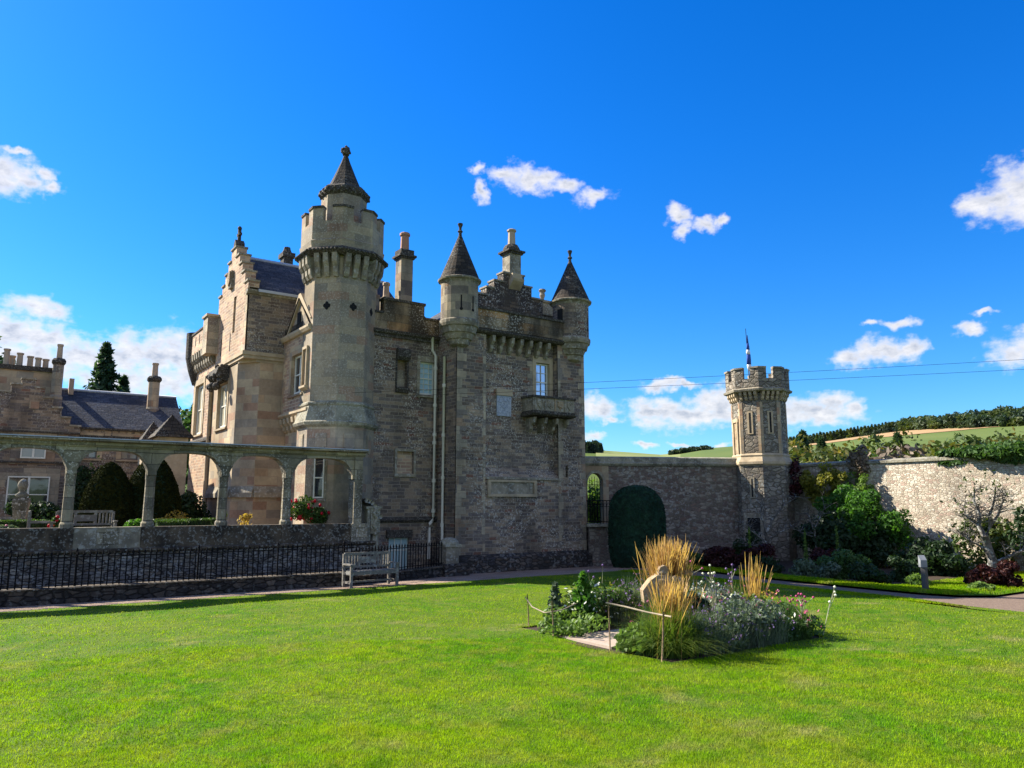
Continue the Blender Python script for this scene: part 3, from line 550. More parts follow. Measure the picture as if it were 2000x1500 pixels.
r.add([(12.5, 26.8, 8.8), (15.6, 26.8, 8.8), (15.6, 31, 8.8), (12.5, 31, 8.8), (15.0, 28.9, 10.9)], [(0, 1, 4), (1, 2, 4), (2, 3, 4), (3, 0, 4)]); r.build('roof', 'roofst', H)
def stack(x0, x1, y0, y1, z0, z1, pot, potr, poth, mat='ashgrey', cap=True, potmat='buffpot', par=None):
    c = MB(); c.box(x0, x1, y0, y1, z0, z1); o = c.build('chimney', mat, par or H); cx, cy = (x0 + x1) / 2, (y0 + y1) / 2; z = z1
    if cap:
        hw, hd = (x1 - x0) / 2, (y1 - y0) / 2; c = MB()
        c.box(cx - hw - .05, cx + hw + .05, cy - hd - .05, cy + hd + .05, z1, z1 + .07); c.box(cx - hw - .11, cx + hw + .11, cy - hd - .11, cy + hd + .11, z1 + .07, z1 + .16)
        c.box(cx - hw - .03, cx + hw + .03, cy - hd - .03, cy + hd + .03, z1 + .16, z1 + .38); c.build('chimney_cap', 'darkst', o); z = z1 + .36
    for (px_, r_, h_) in pot:
        c = MB(); c.lathe(px_, cy, [(r_ * 1.15, z), (r_, z + .1), (r_ * .92, z + h_ - .14), (r_ * 1.18, z + h_ - .12), (r_ * 1.2, z + h_ - .04), (r_, z + h_)], 10); c.build('chimney_pot', potmat, o)
    return o
stack(12.98, 13.5, 26.3, 26.8, 8.8, 12.0, [(13.24, .17, .78)], 0, 0, potmat='terra')
stack(12.42, 12.78, 26.6, 27.0, 8.8, 10.4, [(12.6, .12, .62)], 0, 0, cap=False)
stack(11.75, 12.15, 26.4, 26.8, 8.8, 10.35, [(11.95, .15, .62)], 0, 0, cap=False)
# drainpipes
def pipe(pts, r=.055, mat='cream', par=None, joints=()):
    mb = MB(); mb.tube(pts, r, 8)
    for j in joints: mb.lathe(j[0], j[1], [(r * 1.35, j[2]), (r * 1.35, j[2] + .12)], 10)
    return mb.build('drainpipe', mat, par or H)
pipe([(13.62, 24.78, 8.55), (13.62, 24.78, 8.05), (13.74, 24.74, 7.85), (13.74, 24.74, 1.85), (13.72, 24.74, 1.72), (13.58, 24.7, 1.6), (13.56, 24.7, 1.45), (13.56, 24.7, .35)], joints=[(13.74, 24.74, z) for z in (7.3, 5.9, 4.8, 4.5, 3.1, 2.0)])
pipe([(13.84, 24.25, 7.75), (13.84, 24.25, 1.6), (13.82, 24.2, 1.45), (13.82, 24.2, .2)], .05, joints=[(13.84, 24.25, z) for z in (6.6, 4.75, 3.2, 1.5)])
# ---- octagonal tower
TX, TY = 10.15, 25.4
tw = MB(uvr=1.3, uvc=(TX, TY)); tw.lathe(TX, TY, [(1.22, -.3), (1.22, 4.95)], 8); tw.lathe(TX, TY, [(1.17, 5.6), (1.17, 10.95)], 8)
T = tw.build('octagonal_tower', 'ashtower', H)
s_ = MB(); s_.lathe(TX, TY, [(1.22, 4.88), (1.34, 4.96), (1.38, 5.05), (1.32, 5.1), (1.19, 5.62), (1.23, 5.66), (1.23, 5.72), (1.17, 5.78)], 8); s_.build('weathering', 'coping', T)
def octp(r, k, w=.5, sh=0):  # plane on the k-th face: 0 = -Y, 1 = (+,-), -1 = (-,-), -2 = -X
    a = -math.pi / 2 + k * math.pi / 4; n = Vector((math.cos(a), math.sin(a), 0)); tt = Vector((-n.y, n.x, 0)); c = Vector((TX, TY, 0)) + n * r + tt * sh
    p0 = c - tt * w; p1 = c + tt * w; return Pl((p0.x, p0.y), (p1.x, p1.y))
cr = MB()
for k in range(8):
    for j in (-1, 0, 1):
        p = octp(1.17, k, .5, j * .33); cb_ = MB(); corbel(cb_, p, .5, .18, 10.12, 10.92, .30); cb_.build('corbel', 'mouldgrey', T)
s_ = MB(); s_.lathe(TX, TY, [(1.38, 10.88), (1.49, 10.95), (1.53, 11.05), (1.46, 11.14), (1.38, 11.16)], 8)
for k in range(72):
    a = 2 * math.pi * k / 72; aa = (a + math.pi / 8) % (math.pi / 4) - math.pi / 8; rr_ = 1.52 / math.cos(aa)
    s_.ball((TX + rr_ * math.cos(a), TY + rr_ * math.sin(a), 11.03), .065, 6, 4)
s_.build('rope_moulding', 'darkst', T)
pw = MB(uvr=1.5, uvc=(TX, TY)); pw.lathe(TX, TY, [(1.36, 11.14), (1.40, 11.42), (1.36, 11.46), (1.36, 12.12)], 8, cap=False); pw.lathe(TX, TY, [(1.16, 12.12), (1.16, 11.3)], 8, cap=False)
pw.lathe(TX, TY, [(1.16, 12.119), (1.36, 12.119)], 8, cap=False)
side = 1.36 * math.tan(math.pi / 8)
P_ = pw.build('parapet', 'ashtower', T)
for k in range(8):
    a = -math.pi / 2 + k * math.pi / 4 + math.pi / 8; cs = 1.36 / math.cos(math.pi / 8)
    cv = Vector((TX + cs * math.cos(a), TY + cs * math.sin(a), 0))
    n1 = Vector((math.cos(a - math.pi / 8), math.sin(a - math.pi / 8), 0)); n2 = Vector((math.cos(a + math.pi / 8), math.sin(a + math.pi / 8), 0))
    t1 = Vector((-n1.y, n1.x, 0)); t2 = Vector((-n2.y, n2.x, 0)); L = side - .17
    ci = Vector((TX + (1.16 / math.cos(math.pi / 8)) * math.cos(a), TY + (1.16 / math.cos(math.pi / 8)) * math.sin(a), 0)); Li = L * .8
    A = cv - t1 * L; B = cv + t2 * L; Ai = A - n1 * .2; Bi = B - n2 * .2
    mm = MB(uvr=1.5, uvc=(TX, TY)); mm.prism([(A.x, A.y), (cv.x, cv.y), (B.x, B.y), (Bi.x, Bi.y), (ci.x, ci.y), (Ai.x, Ai.y)], 12.12, 12.6); o = mm.build('merlon', 'ashtower', T)
    cp = MB(); f_ = lambda q, s_=1.025: (TX + (q.x - TX) * s_, TY + (q.y - TY) * s_); g_ = lambda q: (TX + (q.x - TX) * .97, TY + (q.y - TY) * .97)
    cp.prism([f_(A), f_(cv), f_(B), g_(Bi), g_(ci), g_(Ai)], 12.6, 12.68); cp.build('merlon_coping', 'darkst', o)
bv = MB(uvr=.8, uvc=(TX, TY)); bv.lathe(TX, TY, [(.76, 11.3), (.76, 13.5)], 8); B_ = bv.build('cap_house', 'ashtower', T)
s_ = MB(); s_.lathe(TX, TY, [(.74, 13.34), (.82, 13.42), (.86, 13.52), (.84, 13.66), (.76, 13.74)], 8)
for k in range(40):
    a = 2 * math.pi * k / 40; aa = (a + math.pi / 8) % (math.pi / 4) - math.pi / 8; q_ = .85 / math.cos(aa); s_.ball((TX + q_ * math.cos(a), TY + q_ * math.sin(a), 13.48 + .1 * (k % 2)), .06, 6, 4)
s_.build('eaves_moulding', 'darkst', B_)
s_ = MB(uvr=.6, uvc=(TX, TY)); s_.lathe(TX, TY, [(.64, 13.66), (.38, 14.3), (.16, 14.88), (.07, 15.16)], 8); s_.build('cone_roof', 'roofst', B_)
s_ = MB(); s_.ball((TX, TY, 15.34), .16, 10, 8)
for k in range(26):
    rk = random.Random(k); th = rk.uniform(0, 6.28); ph = rk.uniform(.2, 2.8); s_.ball((TX + .15 * math.sin(ph) * math.cos(th), TY + .15 * math.sin(ph) * math.sin(th), 15.34 + .15 * math.cos(ph)), .06, 6, 4)
s_.ball((TX, TY, 15.52), .06, 6, 4); s_.build('finial', 'darkst', B_)
for k in (-1, 1):
    p = octp(.76, k, .2); s_ = MB(); p.box(s_, .1, .3, 12.0, 13.0, 0, .025); o = s_.build('slit_window', 'mould', B_); s_ = MB(); p.box(s_, .14, .26, 12.02, 12.96, .02, .03); s_.build('opening', 'dark', o)
for k in (-2, -1, 0, 1):
    p = octp(1.17, k, .2); s_ = MB()
    for dx, dz in ((0, .075), (0, -.075), (.075, 0), (-.075, 0)): p.face(s_, [(.2 + dx + .058 * math.cos(x), 9.1 + dz + .075 * math.sin(x)) for x in [i * math.pi / 5 for i in range(10)]], 0, .012 + .0015 * (dx > 0) + .003 * (dz > 0) + .0045 * (dz < 0))
    s_.build('quatrefoil', 'dark', T)  # flat dark lobes colour in the shade of a hollow
for k in (-2, -1, 0, 1):
    p = octp(1.22, k, .3); s_ = MB(); sh_ = lambda w_, z0_, z1_: [(.3 - w_, z1_), (.3 - w_, z0_ + .2), (.3 - w_ * .6, z0_ + .07), (.3, z0_), (.3 + w_ * .6, z0_ + .07), (.3 + w_, z0_ + .2), (.3 + w_, z1_)]
    p.face(s_, sh_(.2, 4.0, 4.66), 0, .03); o = s_.build('shield', 'ashgrey', T); s_ = MB(); p.face(s_, sh_(.17, 4.05, 4.62), .03, .04); s_.build('shield_face', 'ashtower', o)
p = octp(1.22, -1, .35); surround(T, p, .17, .53, 2.5, 3.85, .08, .02, 'mouldgrey', lintel=.1); s_ = MB(); p.box(s_, .17, .53, 2.5, 3.85, 0, .012)
s_.build('window_opening', 'dark', T); window(T, p, .17, .53, 2.5, 3.85, 1, 2, off=.06, fr=.04)
p = octp(1.17, -2, .3, 0); s_ = MB()
for b in ((.08, .12, 6.35, 7.65), (.48, .52, 6.35, 7.65), (.08, .52, 7.65, 7.75)): p.box(s_, *b, 0, .09)
p.prof(s_, .02, .58, [(0, 6.2), (.14, 6.28), (.14, 6.35), (0, 6.35)]); o = s_.build('niche', 'mould', T)
s_ = MB(); p.box(s_, .12, .48, 6.35, 7.65, 0, .015); s_.build('niche_back', 'carved', o)
# ---- lit wall left of the tower, corbelled out, with wall-head gable
plW = Pl((9.0, 27.95), (9.0, 25.0)); wy = lambda y: 27.95 - y
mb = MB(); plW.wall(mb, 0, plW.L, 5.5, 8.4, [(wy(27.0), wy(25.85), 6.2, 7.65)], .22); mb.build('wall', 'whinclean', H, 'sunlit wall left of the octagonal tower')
mb = MB(); Pl((9.2, 27.95), (9.2, 25.0)).wall(mb, 0, 2.95, -.3, 5.5); mb.build('wall', 'ashlar', H)
window(H, plW, wy(26.98), wy(25.87), 6.22, 7.63, 2, 2, off=-.12, fr=.07, mull=.05); surround(H, plW, wy(27.0), wy(25.85), 6.2, 7.65, .2, .015, 'ashlar', lintel=.3)
q = MB(); quoins(q, plW, 0, 1, 5.6, 8.3, seed=11, w1=.35, w2=.18); q.build('quoins', 'ashlar', H)
s_ = MB(); plW.prof(s_, 0, plW.L, [(-.1, 8.26), (.1, 8.3), (.16, 8.4), (.16, 8.48), (-.1, 8.52)]); s_.build('eaves_cornice', 'mould', H)
s_ = MB(); plW.prof(s_, 0, plW.L, [(-.3, 5.36), (.02, 5.4), (.12, 5.48), (.12, 5.56), (-.1, 5.62)]); s_.build('string_course', 'mould', H)
for i in range(7):
    s_ = MB(); corbel(s_, Pl((9.2, 27.95), (9.2, 25.0)), .2 + i * .42, .2, 4.9, 5.38, .3); s_.build('corbel', 'mould', H)
s_ = MB(); plW.face(s_, [(wy(27.5), 8.52), (wy(25.15), 8.52), (wy(25.15), 8.75), (wy(26.3), 9.72)], -.25, -.02); d_ = s_.build('wallhead_gable', 'ashlar', H)
s_ = MB(); plW.face(s_, [(wy(27.62), 8.5), (wy(27.45), 8.5), (wy(26.28), 9.66), (wy(25.2), 8.74), (wy(25.02), 8.72), (wy(26.2), 9.86), (wy(26.4), 9.86)], -.3, .06); s_.build('gable_coping', 'mould', d_)
s_ = MB(); plW.box(s_, wy(26.6), wy(26.25), 8.75, 9.2, -.02, .01); s_.build('gable_slit', 'dark', d_)
r = MB(); r.add([(8.9, 27.6, 8.5), (8.9, 25.05, 8.5), (8.9, 26.3, 9.7), (11.5, 27.6, 8.5), (11.5, 25.05, 8.5), (11.5, 26.3, 9.7)], [(0, 3, 5, 2), (1, 2, 5, 4), (3, 4, 5)]); r.build('dormer_roof', 'roofst', H)
# ---- gabled block
plGx = Pl((7.55, 32.2), (7.55, 27.95)); gy = lambda y: 32.2 - y
mb = MB(); plGx.wall(mb, 0, plGx.L, 7.85, 10.3, [(gy(29.85), gy(29.5), 8.85, 10.3)], .12)
g = MB()
gg = crowsteps(plGx, g, ('whinclean', H), 0, [(.42, 10.85), (.82, 11.2), (1.2, 11.6), (1.6, 12.0), (2.3, 12.45), (2.85, 12.0), (3.3, 11.55), (3.75, 11.1), (4.25, 10.6)], 10.3, .4)
s_ = MB(); plGx.box(s_, gy(29.85), gy(29.5), 8.85, 10.29, -.11, -.06); s_.build('window_opening', 'carved', H)
for a in (gy(31.4), gy(30.1)):
    s_ = MB(); plGx.box(s_, a - .04, a + .04, 8.2, 8.9, 0, .01); s_.build('arrow_slit', 'dark', gg)
s_ = MB(); plGx.face(s_, [(1.78, 12.45), (2.12, 12.45), (2.12, 12.62), (1.95, 12.8), (1.78, 12.62)], -.35, 0); plGx.box(s_, 1.9, 2.0, 12.75, 13.3, -.22, -.1); plGx.box(s_, 1.78, 2.12, 12.98, 13.08, -.22, -.1); s_.ball(plGx.P(1.95, 13.3, -.16), .09, 6, 5); s_.build('cross_finial', 'darkst', gg)
s_ = MB(); plGx.box(s_, 1.75, 2.15, 10.75, 11.45, 0, .12); o = s_.build('gable_shield', 'mouldgrey', gg); s_ = MB(); plGx.face(s_, [(1.8, 11.42), (1.8, 11.0), (1.95, 10.82), (2.1, 11.0), (2.1, 11.42)], .12, .17); s_.build('shield_carving', 'carved', o)
mb2 = MB(); Pl((7.55, 27.95), (9.6, 27.95)).wall(mb2, 0, 2.05, 7.85, 10.1)
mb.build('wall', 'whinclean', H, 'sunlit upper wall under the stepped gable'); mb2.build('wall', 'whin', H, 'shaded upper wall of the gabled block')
q = MB(); quoins(q, plGx, plGx.L, -1, 7.9, 10.3, seed=21, w1=.4, w2=.22); q.build('quoins', 'ashlar', H)
s_ = MB(); pS = Pl((7.5, 27.95), (9.7, 27.95)); pS.prof(s_, 0, 2.2, [(-.1, 10.0), (.06, 10.04), (.12, 10.14), (.12, 10.2), (-.1, 10.2)]); s_.build('eaves_cornice', 'mouldgrey', H)
r = MB(); r.add([(7.9, 27.85, 10.18), (14, 27.85, 10.18), (14, 30.1, 12.05), (7.9, 30.1, 12.05), (7.9, 32.3, 10.18), (14, 32.3, 10.18)], [(0, 1, 2, 3), (3, 2, 5, 4), (1, 5, 2)]); r.build('roof', 'slate', H)
r = MB(); r.tube([(7.9, 30.1, 12.08), (14, 30.1, 12.08)], .07, 6); r.box(7.9, 14, 27.78, 27.87, 10.12, 10.22); r.build('ridge', 'lead', H)
s_ = MB(); fl_ = Pl((8.0, 27.9), (8.0, 27.0))
cor = [(7.45, 32.2), (7.45, 27.85), (9.3, 27.85), (9.3, 32.2)]
s_ = MB(); s_.prism(cor[::1], 7.72, 7.86)
pr = [(7.5, 32.2), (7.5, 27.9), (9.3, 27.9), (9.3, 32.2)]; s_.prism(pr, 7.6, 7.72); s_.prism([(7.55, 32.2), (7.55, 28.6), (8.0, 27.98), (9.3, 27.98), (9.3, 32.2)], 7.5, 7.6); s_.build('corbel_course', 'mould', H)
mb = MB()
pLx = Pl((7.55, 32.2), (7.55, 28.75)); pLx.wall(mb, 0, 3.45, -.3, 7.55, [(2.7 - 1.9, 2.7 - .45, 5.25, 7.0)], .25)
pCh = Pl((7.55, 28.75), (8.15, 28.0)); pCh.wall(mb, 0, pCh.L, -.3, 7.55); Pl((8.15, 28.0), (9.6, 28.0)).wall(mb, 0, 1.45, -.3, 7.55)
mb.build('wall', 'ashlar', H, 'cream ashlar bay with a canted corner')
s_ = MB()
for pq_ in (pCh, Pl((8.15, 28.0), (9.2, 28.0)), pLx): pq_.prof(s_, 0, pq_.L, [(-.1, 2.55), (.1, 2.55), (.1, 2.72), (0, 2.95), (-.1, 2.95)])
s_.build('base_course', 'mouldgrey', H)
window(H, pLx, .82, 2.23, 5.27, 6.98, 2, 2, off=-.1, fr=.07, mull=.06, pane='creampane'); surround(H, pLx, .8, 2.25, 5.25, 7.0, .16, .03, 'mould', lintel=.1)
s_ = MB(); a0 = 1.5
pLx.prof(s_, .9, 2.3, [(0, 7.0), (.3, 7.05), (.5, 7.25), (.42, 7.5), (.2, 7.62), (0, 7.62)])
for k in range(26): rk = random.Random(k + 70); s_.ball(pLx.P(.8 + rk.random() * 1.6, 6.7 + rk.random() * 1.0, .2 + rk.random() * .25), rk.uniform(.08, .16), 7, 5, .15, seed=k)
s_.build('carved_canopy', 'darkst', H)
# ---- flat-parapet block with round corner turret
plL = Pl((7.6, 36.1), (7.6, 32.2)); ly = lambda y: 36.1 - y
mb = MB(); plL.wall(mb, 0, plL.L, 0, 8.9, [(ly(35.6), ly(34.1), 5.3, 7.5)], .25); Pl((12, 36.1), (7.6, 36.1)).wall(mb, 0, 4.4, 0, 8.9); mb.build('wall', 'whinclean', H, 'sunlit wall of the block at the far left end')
window(H, plL, ly(35.58), ly(34.12), 5.32, 7.48, 2, 2, off=-.1, fr=.08, mull=.06, pane='creampane'); surround(H, plL, ly(35.6), ly(34.1), 5.3, 7.5, .2, .03, 'mould', lintel=.25)
s_ = MB(); plL.box(s_, .3, plL.L, 8.85, 9.55, -.2, .3); plL.box(s_, .3, 3.1, 9.55, 9.75, -.2, .3)
pp_ = s_.build('parapet', 'whinclean', H); s_ = MB(); plL.box(s_, .3, 3.1, 9.75, 9.83, -.24, .34)
s_.build('parapet_coping', 'darkst', pp_)
for a in (1.2, 1.9, 2.6):
    s_ = MB(); plL.box(s_, a - .05, a + .05, 9.2, 9.6, .3, .31); s_.build('arrow_slit', 'dark', pp_)
for i in range(9):
    s_ = MB(); corbel(s_, plL, .4 + i * .4, .18, 8.1, 8.86, .34); s_.build('corbel', 'mouldgrey', H)
s_ = MB(uvr=.6, uvc=(7.6, 36.4)); s_.lathe(7.6, 35.95, [(.12, 7.6), (.32, 8.2), (.46, 8.8), (.48, 9.95), (.38, 9.95), (.38, 9.5)], 20); s_.build('turret', 'darkst', H)
s_ = MB(); s_.box(7.1, 7.9, 32.0, 32.75, 8.4, 9.95); s_.box(7.04, 7.96, 31.94, 32.8, 9.95, 10.05); s_.build('chimney', 'ashgrey', H)
pipe([(7.5, 32.35, 7.0), (7.5, 32.35, 1.0)], .09, 'mould')
s_ = MB(); plL.prof(s_, 0, plL.L, [(0, 4.8), (.12, 4.9), (.12, 5.0), (0, 5.1)]); s_.build('string_course', 'darkst', H)
s_ = MB(); s_.box(13.2, 13.9, 30.5, 31.2, 9, 12.6); s_.box(13.1, 14, 30.4, 31.3, 12.6, 12.8); s_.build('chimney', 'ashgrey', H)
s_ = MB(); s_.box(9.85, 10.25, 31.2, 31.7, 9.4, 12.8); s_.box(9.78, 10.32, 31.13, 31.77, 12.8, 13.0); s_.lathe(10.05, 31.45, [(.22, 13), (.14, 13.2), (.12, 13.3)], 8); s_.build('chimney', 'darkst', H)
core = MB(); core.prism([(9.3, 26.5), (14.1, 25.2), (19.9, 24.2), (19.9, 31), (14, 32.2), (7.9, 32.2), (7.9, 29.6), (8.5, 28.3), (9.4, 28.2)], 0, 8.75); core.build('inner_core', 'dark', H)
# ---------------------------------------------------------------- foliage generators (numpy)
def npmesh(name, V, F, k):
    me = bpy.data.meshes.new(name); n = len(V); nf = len(F)
    me.vertices.add(n); me.vertices.foreach_set('co', V.astype(np.float32).ravel())
    me.loops.add(nf * k); me.loops.foreach_set('vertex_index', F.astype(np.int32).ravel())
    me.polygons.add(nf); me.polygons.foreach_set('loop_start', np.arange(nf, dtype=np.int32) * k)
    me.update(calc_edges=True); return me
def cards(P, size, rng, N=None, aspect=1.6, up=0.0):
    """leaf-shaped quads at P"""
    n = len(P); d = rng.normal(size=(n, 3))
    if N is not None: d = d * .75 + N * 1.0
    d[:, 2] += up; d /= np.linalg.norm(d, axis=1)[:, None] + 1e-9
    a = np.cross(d, rng.normal(size=(n, 3))); a /= np.linalg.norm(a, axis=1)[:, None] + 1e-9; b = np.cross(d, a)
    s = (size * rng.uniform(.6, 1.35, n))[:, None]
    V = np.stack([P - a * s * .5 * aspect, P + b * s * .42 - a * s * .05, P + a * s * .5 * aspect, P - b * s * .42 + a * s * .05], 1).reshape(-1, 3)
    return V, np.arange(n * 4).reshape(-1, 4)
def crown_pts(n, R, rng, nb=18, br=.42, fill=.25, lo=-.2, flat=1.0):
    """points on clumps spread through an ellipsoid of radii R (centred on origin)"""
    R = np.array(R, float); c = rng.normal(size=(nb, 3)); c /= np.linalg.norm(c, axis=1)[:, None]; c *= rng.uniform(.35, .82, nb)[:, None]
    c[:, 2] = np.where(c[:, 2] < lo, lo + (c[:, 2] - lo) * .5, c[:, 2])
    rb = br * rng.uniform(.6, 1.2, nb); i = rng.integers(0, nb, n)
    d = rng.normal(size=(n, 3)); d /= np.linalg.norm(d, axis=1)[:, None]; q = rng.uniform(0, 1, n); rr_ = np.where(q < fill, rng.uniform(.3, 1, n), rng.uniform(.85, 1.08, n))
    return (c[i] + d * (rb[i] * rr_)[:, None]) * R, d
def crown_mesh(name, n, R, leaf, seed, z0=0, **k):
    rng = np.random.default_rng(seed); P, N = crown_pts(n, R, rng, **k); P[:, 2] += z0
    V, F = cards(P, leaf, rng, N); return npmesh(name, V, F, 4)
def conifer_mesh(name, h, r, n, leaf, seed, bare=.08):
    rng = np.random.default_rng(seed); t_ = rng.uniform(0, 1, n) ** .8; lay = np.floor(t_ * 34 + .8 * np.sin(rng.uniform(0, 6.283, n) * 0 + t_ * 50)) / 34; lay = np.clip(lay, 0, .995); f = (t_ - lay) * 34
    ang = rng.uniform(0, 6.283, n); wob = .62 + .30 * np.sin(ang * 3 + lay * 137) + .30 * np.sin(ang * 8 + lay * 291)
    rad_ = r * (1 - lay) ** .85 * wob * rng.uniform(.1, 1, n) ** .6
    P = np.stack([rad_ * np.cos(ang), rad_ * np.sin(ang), h * (bare + (1 - bare) * (lay + .05 * .6) - .0) - rad_ * .22 + h * .012 * f], 1)
    N = np.stack([np.cos(ang) * .6, np.sin(ang) * .6, np.full(n, .3)], 1); V, F = cards(P, leaf, rng, N, 2.2); return npmesh(name, V, F, 4)
def strand_mesh(name, base, hgt, spread, width, rng, droop=.25, seg=4, tipw=.15, lean=(0, 0), headw=None):
    """grass-like blades: base (n,3), hgt (n,), spread (n,) """
    n = len(base); ang = rng.uniform(0, 6.283, n); d = np.stack([np.cos(ang), np.sin(ang), np.zeros(n)], 1) * spread[:, None]; d[:, 0] += lean[0]; d[:, 1] += lean[1]
    w = np.stack([-np.sin(ang + rng.uniform(-1, 1, n)), np.cos(ang), np.zeros(n)], 1); w /= np.linalg.norm(w, axis=1)[:, None]
    vs = []
    for k in range(seg + 1):
        u = k / seg; zz = hgt * (u - droop * u * u * spread / (np.abs(spread).max() + 1e-6)); p = base + d * (u ** 1.7)[..., None] if False else base + d * (u ** 1.7)
        p = p.copy(); p[:, 2] += zz
        ww = width * ((1 - u) + tipw * u) if headw is None else width * (headw if u > .6 else .35) * (1 if u < .99 else .3)
        wv_ = w * (np.ones(n) * ww)[:, None]; vs += [p - wv_, p + wv_]
    V = np.stack(vs, 1).reshape(-1, 3); m = (seg + 1) * 2; F = []
    b = np.arange(n)[:, None] * m
    for k in range(seg): F.append(b + np.array([[2 * k, 2 * k + 1, 2 * k + 3, 2 * k + 2]]))
    return npmesh(name, V, np.stack(F, 1).reshape(-1, 4), 4)
def put(name, me, mat, parent=None, loc=(0, 0, 0), rz=0, sc=1):
    if not me.materials: me.materials.append(M[mat])
    o = bpy.data.objects.new(name, me); COL.objects.link(o); o.location = loc; o.rotation_euler = (0, 0, rz); o.scale = (sc,) * 3 if isinstance(sc, (int, float)) else sc
    if parent is not None: o.parent = parent
    return o
# ================================================================ GROUND
def struct(o): o['kind'] = 'structure'; return o
def gz_(y): return -.15 * max(0, min(1, (y - 21.0) / 2.0))
# big land sheet with hills: radius by azimuth
AZ = [-180, -100, -60, -40, 0, 20, 30, 38.8, 40.7, 42.0, 43.7, 46.0, 47.5, 48.9, 51.1, 53.6, 55.1, 56.7, 58.9, 61.2, 62.9, 65.1, 67.2, 69.2, 73, 80, 95, 120, 180]
SKY = [1, 1, 1, 2, 2, 2.5, 3.5, 4.05, 4.0, 3.92, 3.78, 3.58, 3.72, 3.95, 4.1, 4.2, 4.25, 4.45, 4.7, 5.0, 5.15, 5.28, 5.4, 5.5, 5.7, 5.5, 4, 2, 1]
def elev(az, r):
    top = np.interp(az, AZ, SKY); u = np.interp(r, [0, 110, 260, 700, 1000, 3000], [0, 0, .55, .93, 1.0, .7])
    return max(0.0, math.tan(math.radians(top)) * r * u + (2.3 if u > .5 else 2.3 * u) - (2.3 if u == 0 else 0) * 0) if r > 110 else 0.0
azs = np.concatenate([np.arange(-180, -40, 10), np.arange(-40, 30, 3), np.arange(30, 76, .5), np.arange(76, 181, 6)]); rs = [1, 20, 45, 80, 110, 140, 180, 230, 290, 350, 420, 490, 560, 630, 700, 800, 1000, 1500, 3000, 9000]
V = []; F = []
for r in rs:
    for a in azs: V.append((math.sin(rad(a)) * r, math.cos(rad(a)) * r, elev(a, min(r, 3000)) - (.30 if r < 112 else 0)))
na = len(azs)
for j in range(len(rs) - 1):
    for i in range(na - 1): F.append((j * na + i, (j + 1) * na + i, (j + 1) * na + i + 1, j * na + i + 1))
F.append(tuple(range(na - 1)))
me = bpy.data.meshes.new('terrain'); me.from_pydata(V, [], F); me.update(); struct(mkobj('hillside', me, 'field'))
def drape(name, rows, mat, dz=.8):
    """field patch: rows of (az, r) lists -> conforming strip above the hillside"""
    V = []; F = []; k = len(rows[0])
    for row in rows:
        for a, r in row: V.append((math.sin(rad(a)) * r, math.cos(rad(a)) * r, elev(a, r) + dz))
    for j in range(len(rows) - 1):
        for i in range(k - 1): F.append((j * k + i, (j + 1) * k + i, (j + 1) * k + i + 1, j * k + i + 1))
    me = bpy.data.meshes.new(name); me.from_pydata(V, [], F); me.update(); return struct(mkobj(name, me, mat))
def elrow(tab, a0, a1, n=40, lo=200, hi=990):
    row = []
    for a in np.linspace(a0, a1, n):
        e = np.interp(a, [p[0] for p in tab], [p[1] for p in tab]); best = lo
        for r in np.arange(lo, hi, 4):
            if math.degrees(math.atan2(elev(a, r) + .8 - 2.3, r)) >= e: best = r; break
            best = r
        row.append((a, float(best)))
    return row
stT = [(55.07, 4.02), (58.77, 4.5), (61.41, 4.85), (64.32, 4.9), (67.41, 4.88), (72.88, 4.9)]; stB = [(55.06, 3.9), (59.08, 4.36), (65.01, 4.70), (67.41, 4.84), (72.88, 4.86)]; grB = [(55.05, 3.2), (60.6, 3.6), (67, 3.6), (72.8, 3.6)]
R1, R2, R3 = elrow(grB, 55, 74), elrow(stB, 55, 74), elrow(stT, 55, 74)
def between(A, B, n=6): return [[(a[0], a[1] + (b[1] - a[1]) * k / n) for a, b in zip(A, B)] for k in range(n + 1)]
drape('pasture_field', between(R1, R2), 'pasture', .8); drape('stubble_field', between([(a, r + 2) for a, r in R2], R3), 'stubble', 1.0)
drape('pale_field', [[(a, r) for a in np.linspace(41.2, 47.6, 24)] for r in np.linspace(560, 1000, 8)], 'palefield', .8)
drape('hill_pasture', [[(a, r) for a in np.linspace(47.4, 54, 24)] for r in np.linspace(480, 1000, 8)], 'pasture', .9)
# lawn, gravel and border
def sheet(name, pts, z, mat, dip=False):
    me = bpy.data.meshes.new(name); me.from_pydata([(x, y, z + (gz_(y) if dip else 0)) for x, y in pts], [], [tuple(range(len(pts)))]); me.update(); return struct(mkobj(name, me, mat))
# lawn as a fine undulating grid
nx, ny = 130, 150; xs = np.linspace(-14, 18.6, nx); ys = np.linspace(-6, 19.95, ny); X_, Y_ = np.meshgrid(xs, ys)
def lz(x, y): return .012 * np.sin(x * 1.3 + y * .7) + .010 * np.sin(x * .5 - y * 1.9) + .006 * np.sin(3.1 * x + 2.3 * y)
Zl = lz(X_, Y_); edge = np.minimum(1, np.minimum((19.95 - Y_) / .5, (18.6 - X_) / .5)); Zl = Zl * edge + .03
Vg = np.stack([X_, Y_, Zl], -1).reshape(-1, 3); I = np.arange(nx * ny).reshape(ny, nx)
Fg = np.stack([I[:-1, :-1], I[:-1, 1:], I[1:, 1:], I[1:, :-1]], -1).reshape(-1, 4)
yedge = lambda x: 19.93 + 0 * x
cx_ = Vg[Fg].mean(1); keep = ~((cx_[:, 0] > 8.55) & (cx_[:, 0] < 12.2) & (cx_[:, 1] > 8.1) & (cx_[:, 1] < 11.9))
me = npmesh('lawn', Vg, Fg[keep], 4); lawn = struct(put('lawn', me, 'turf'))
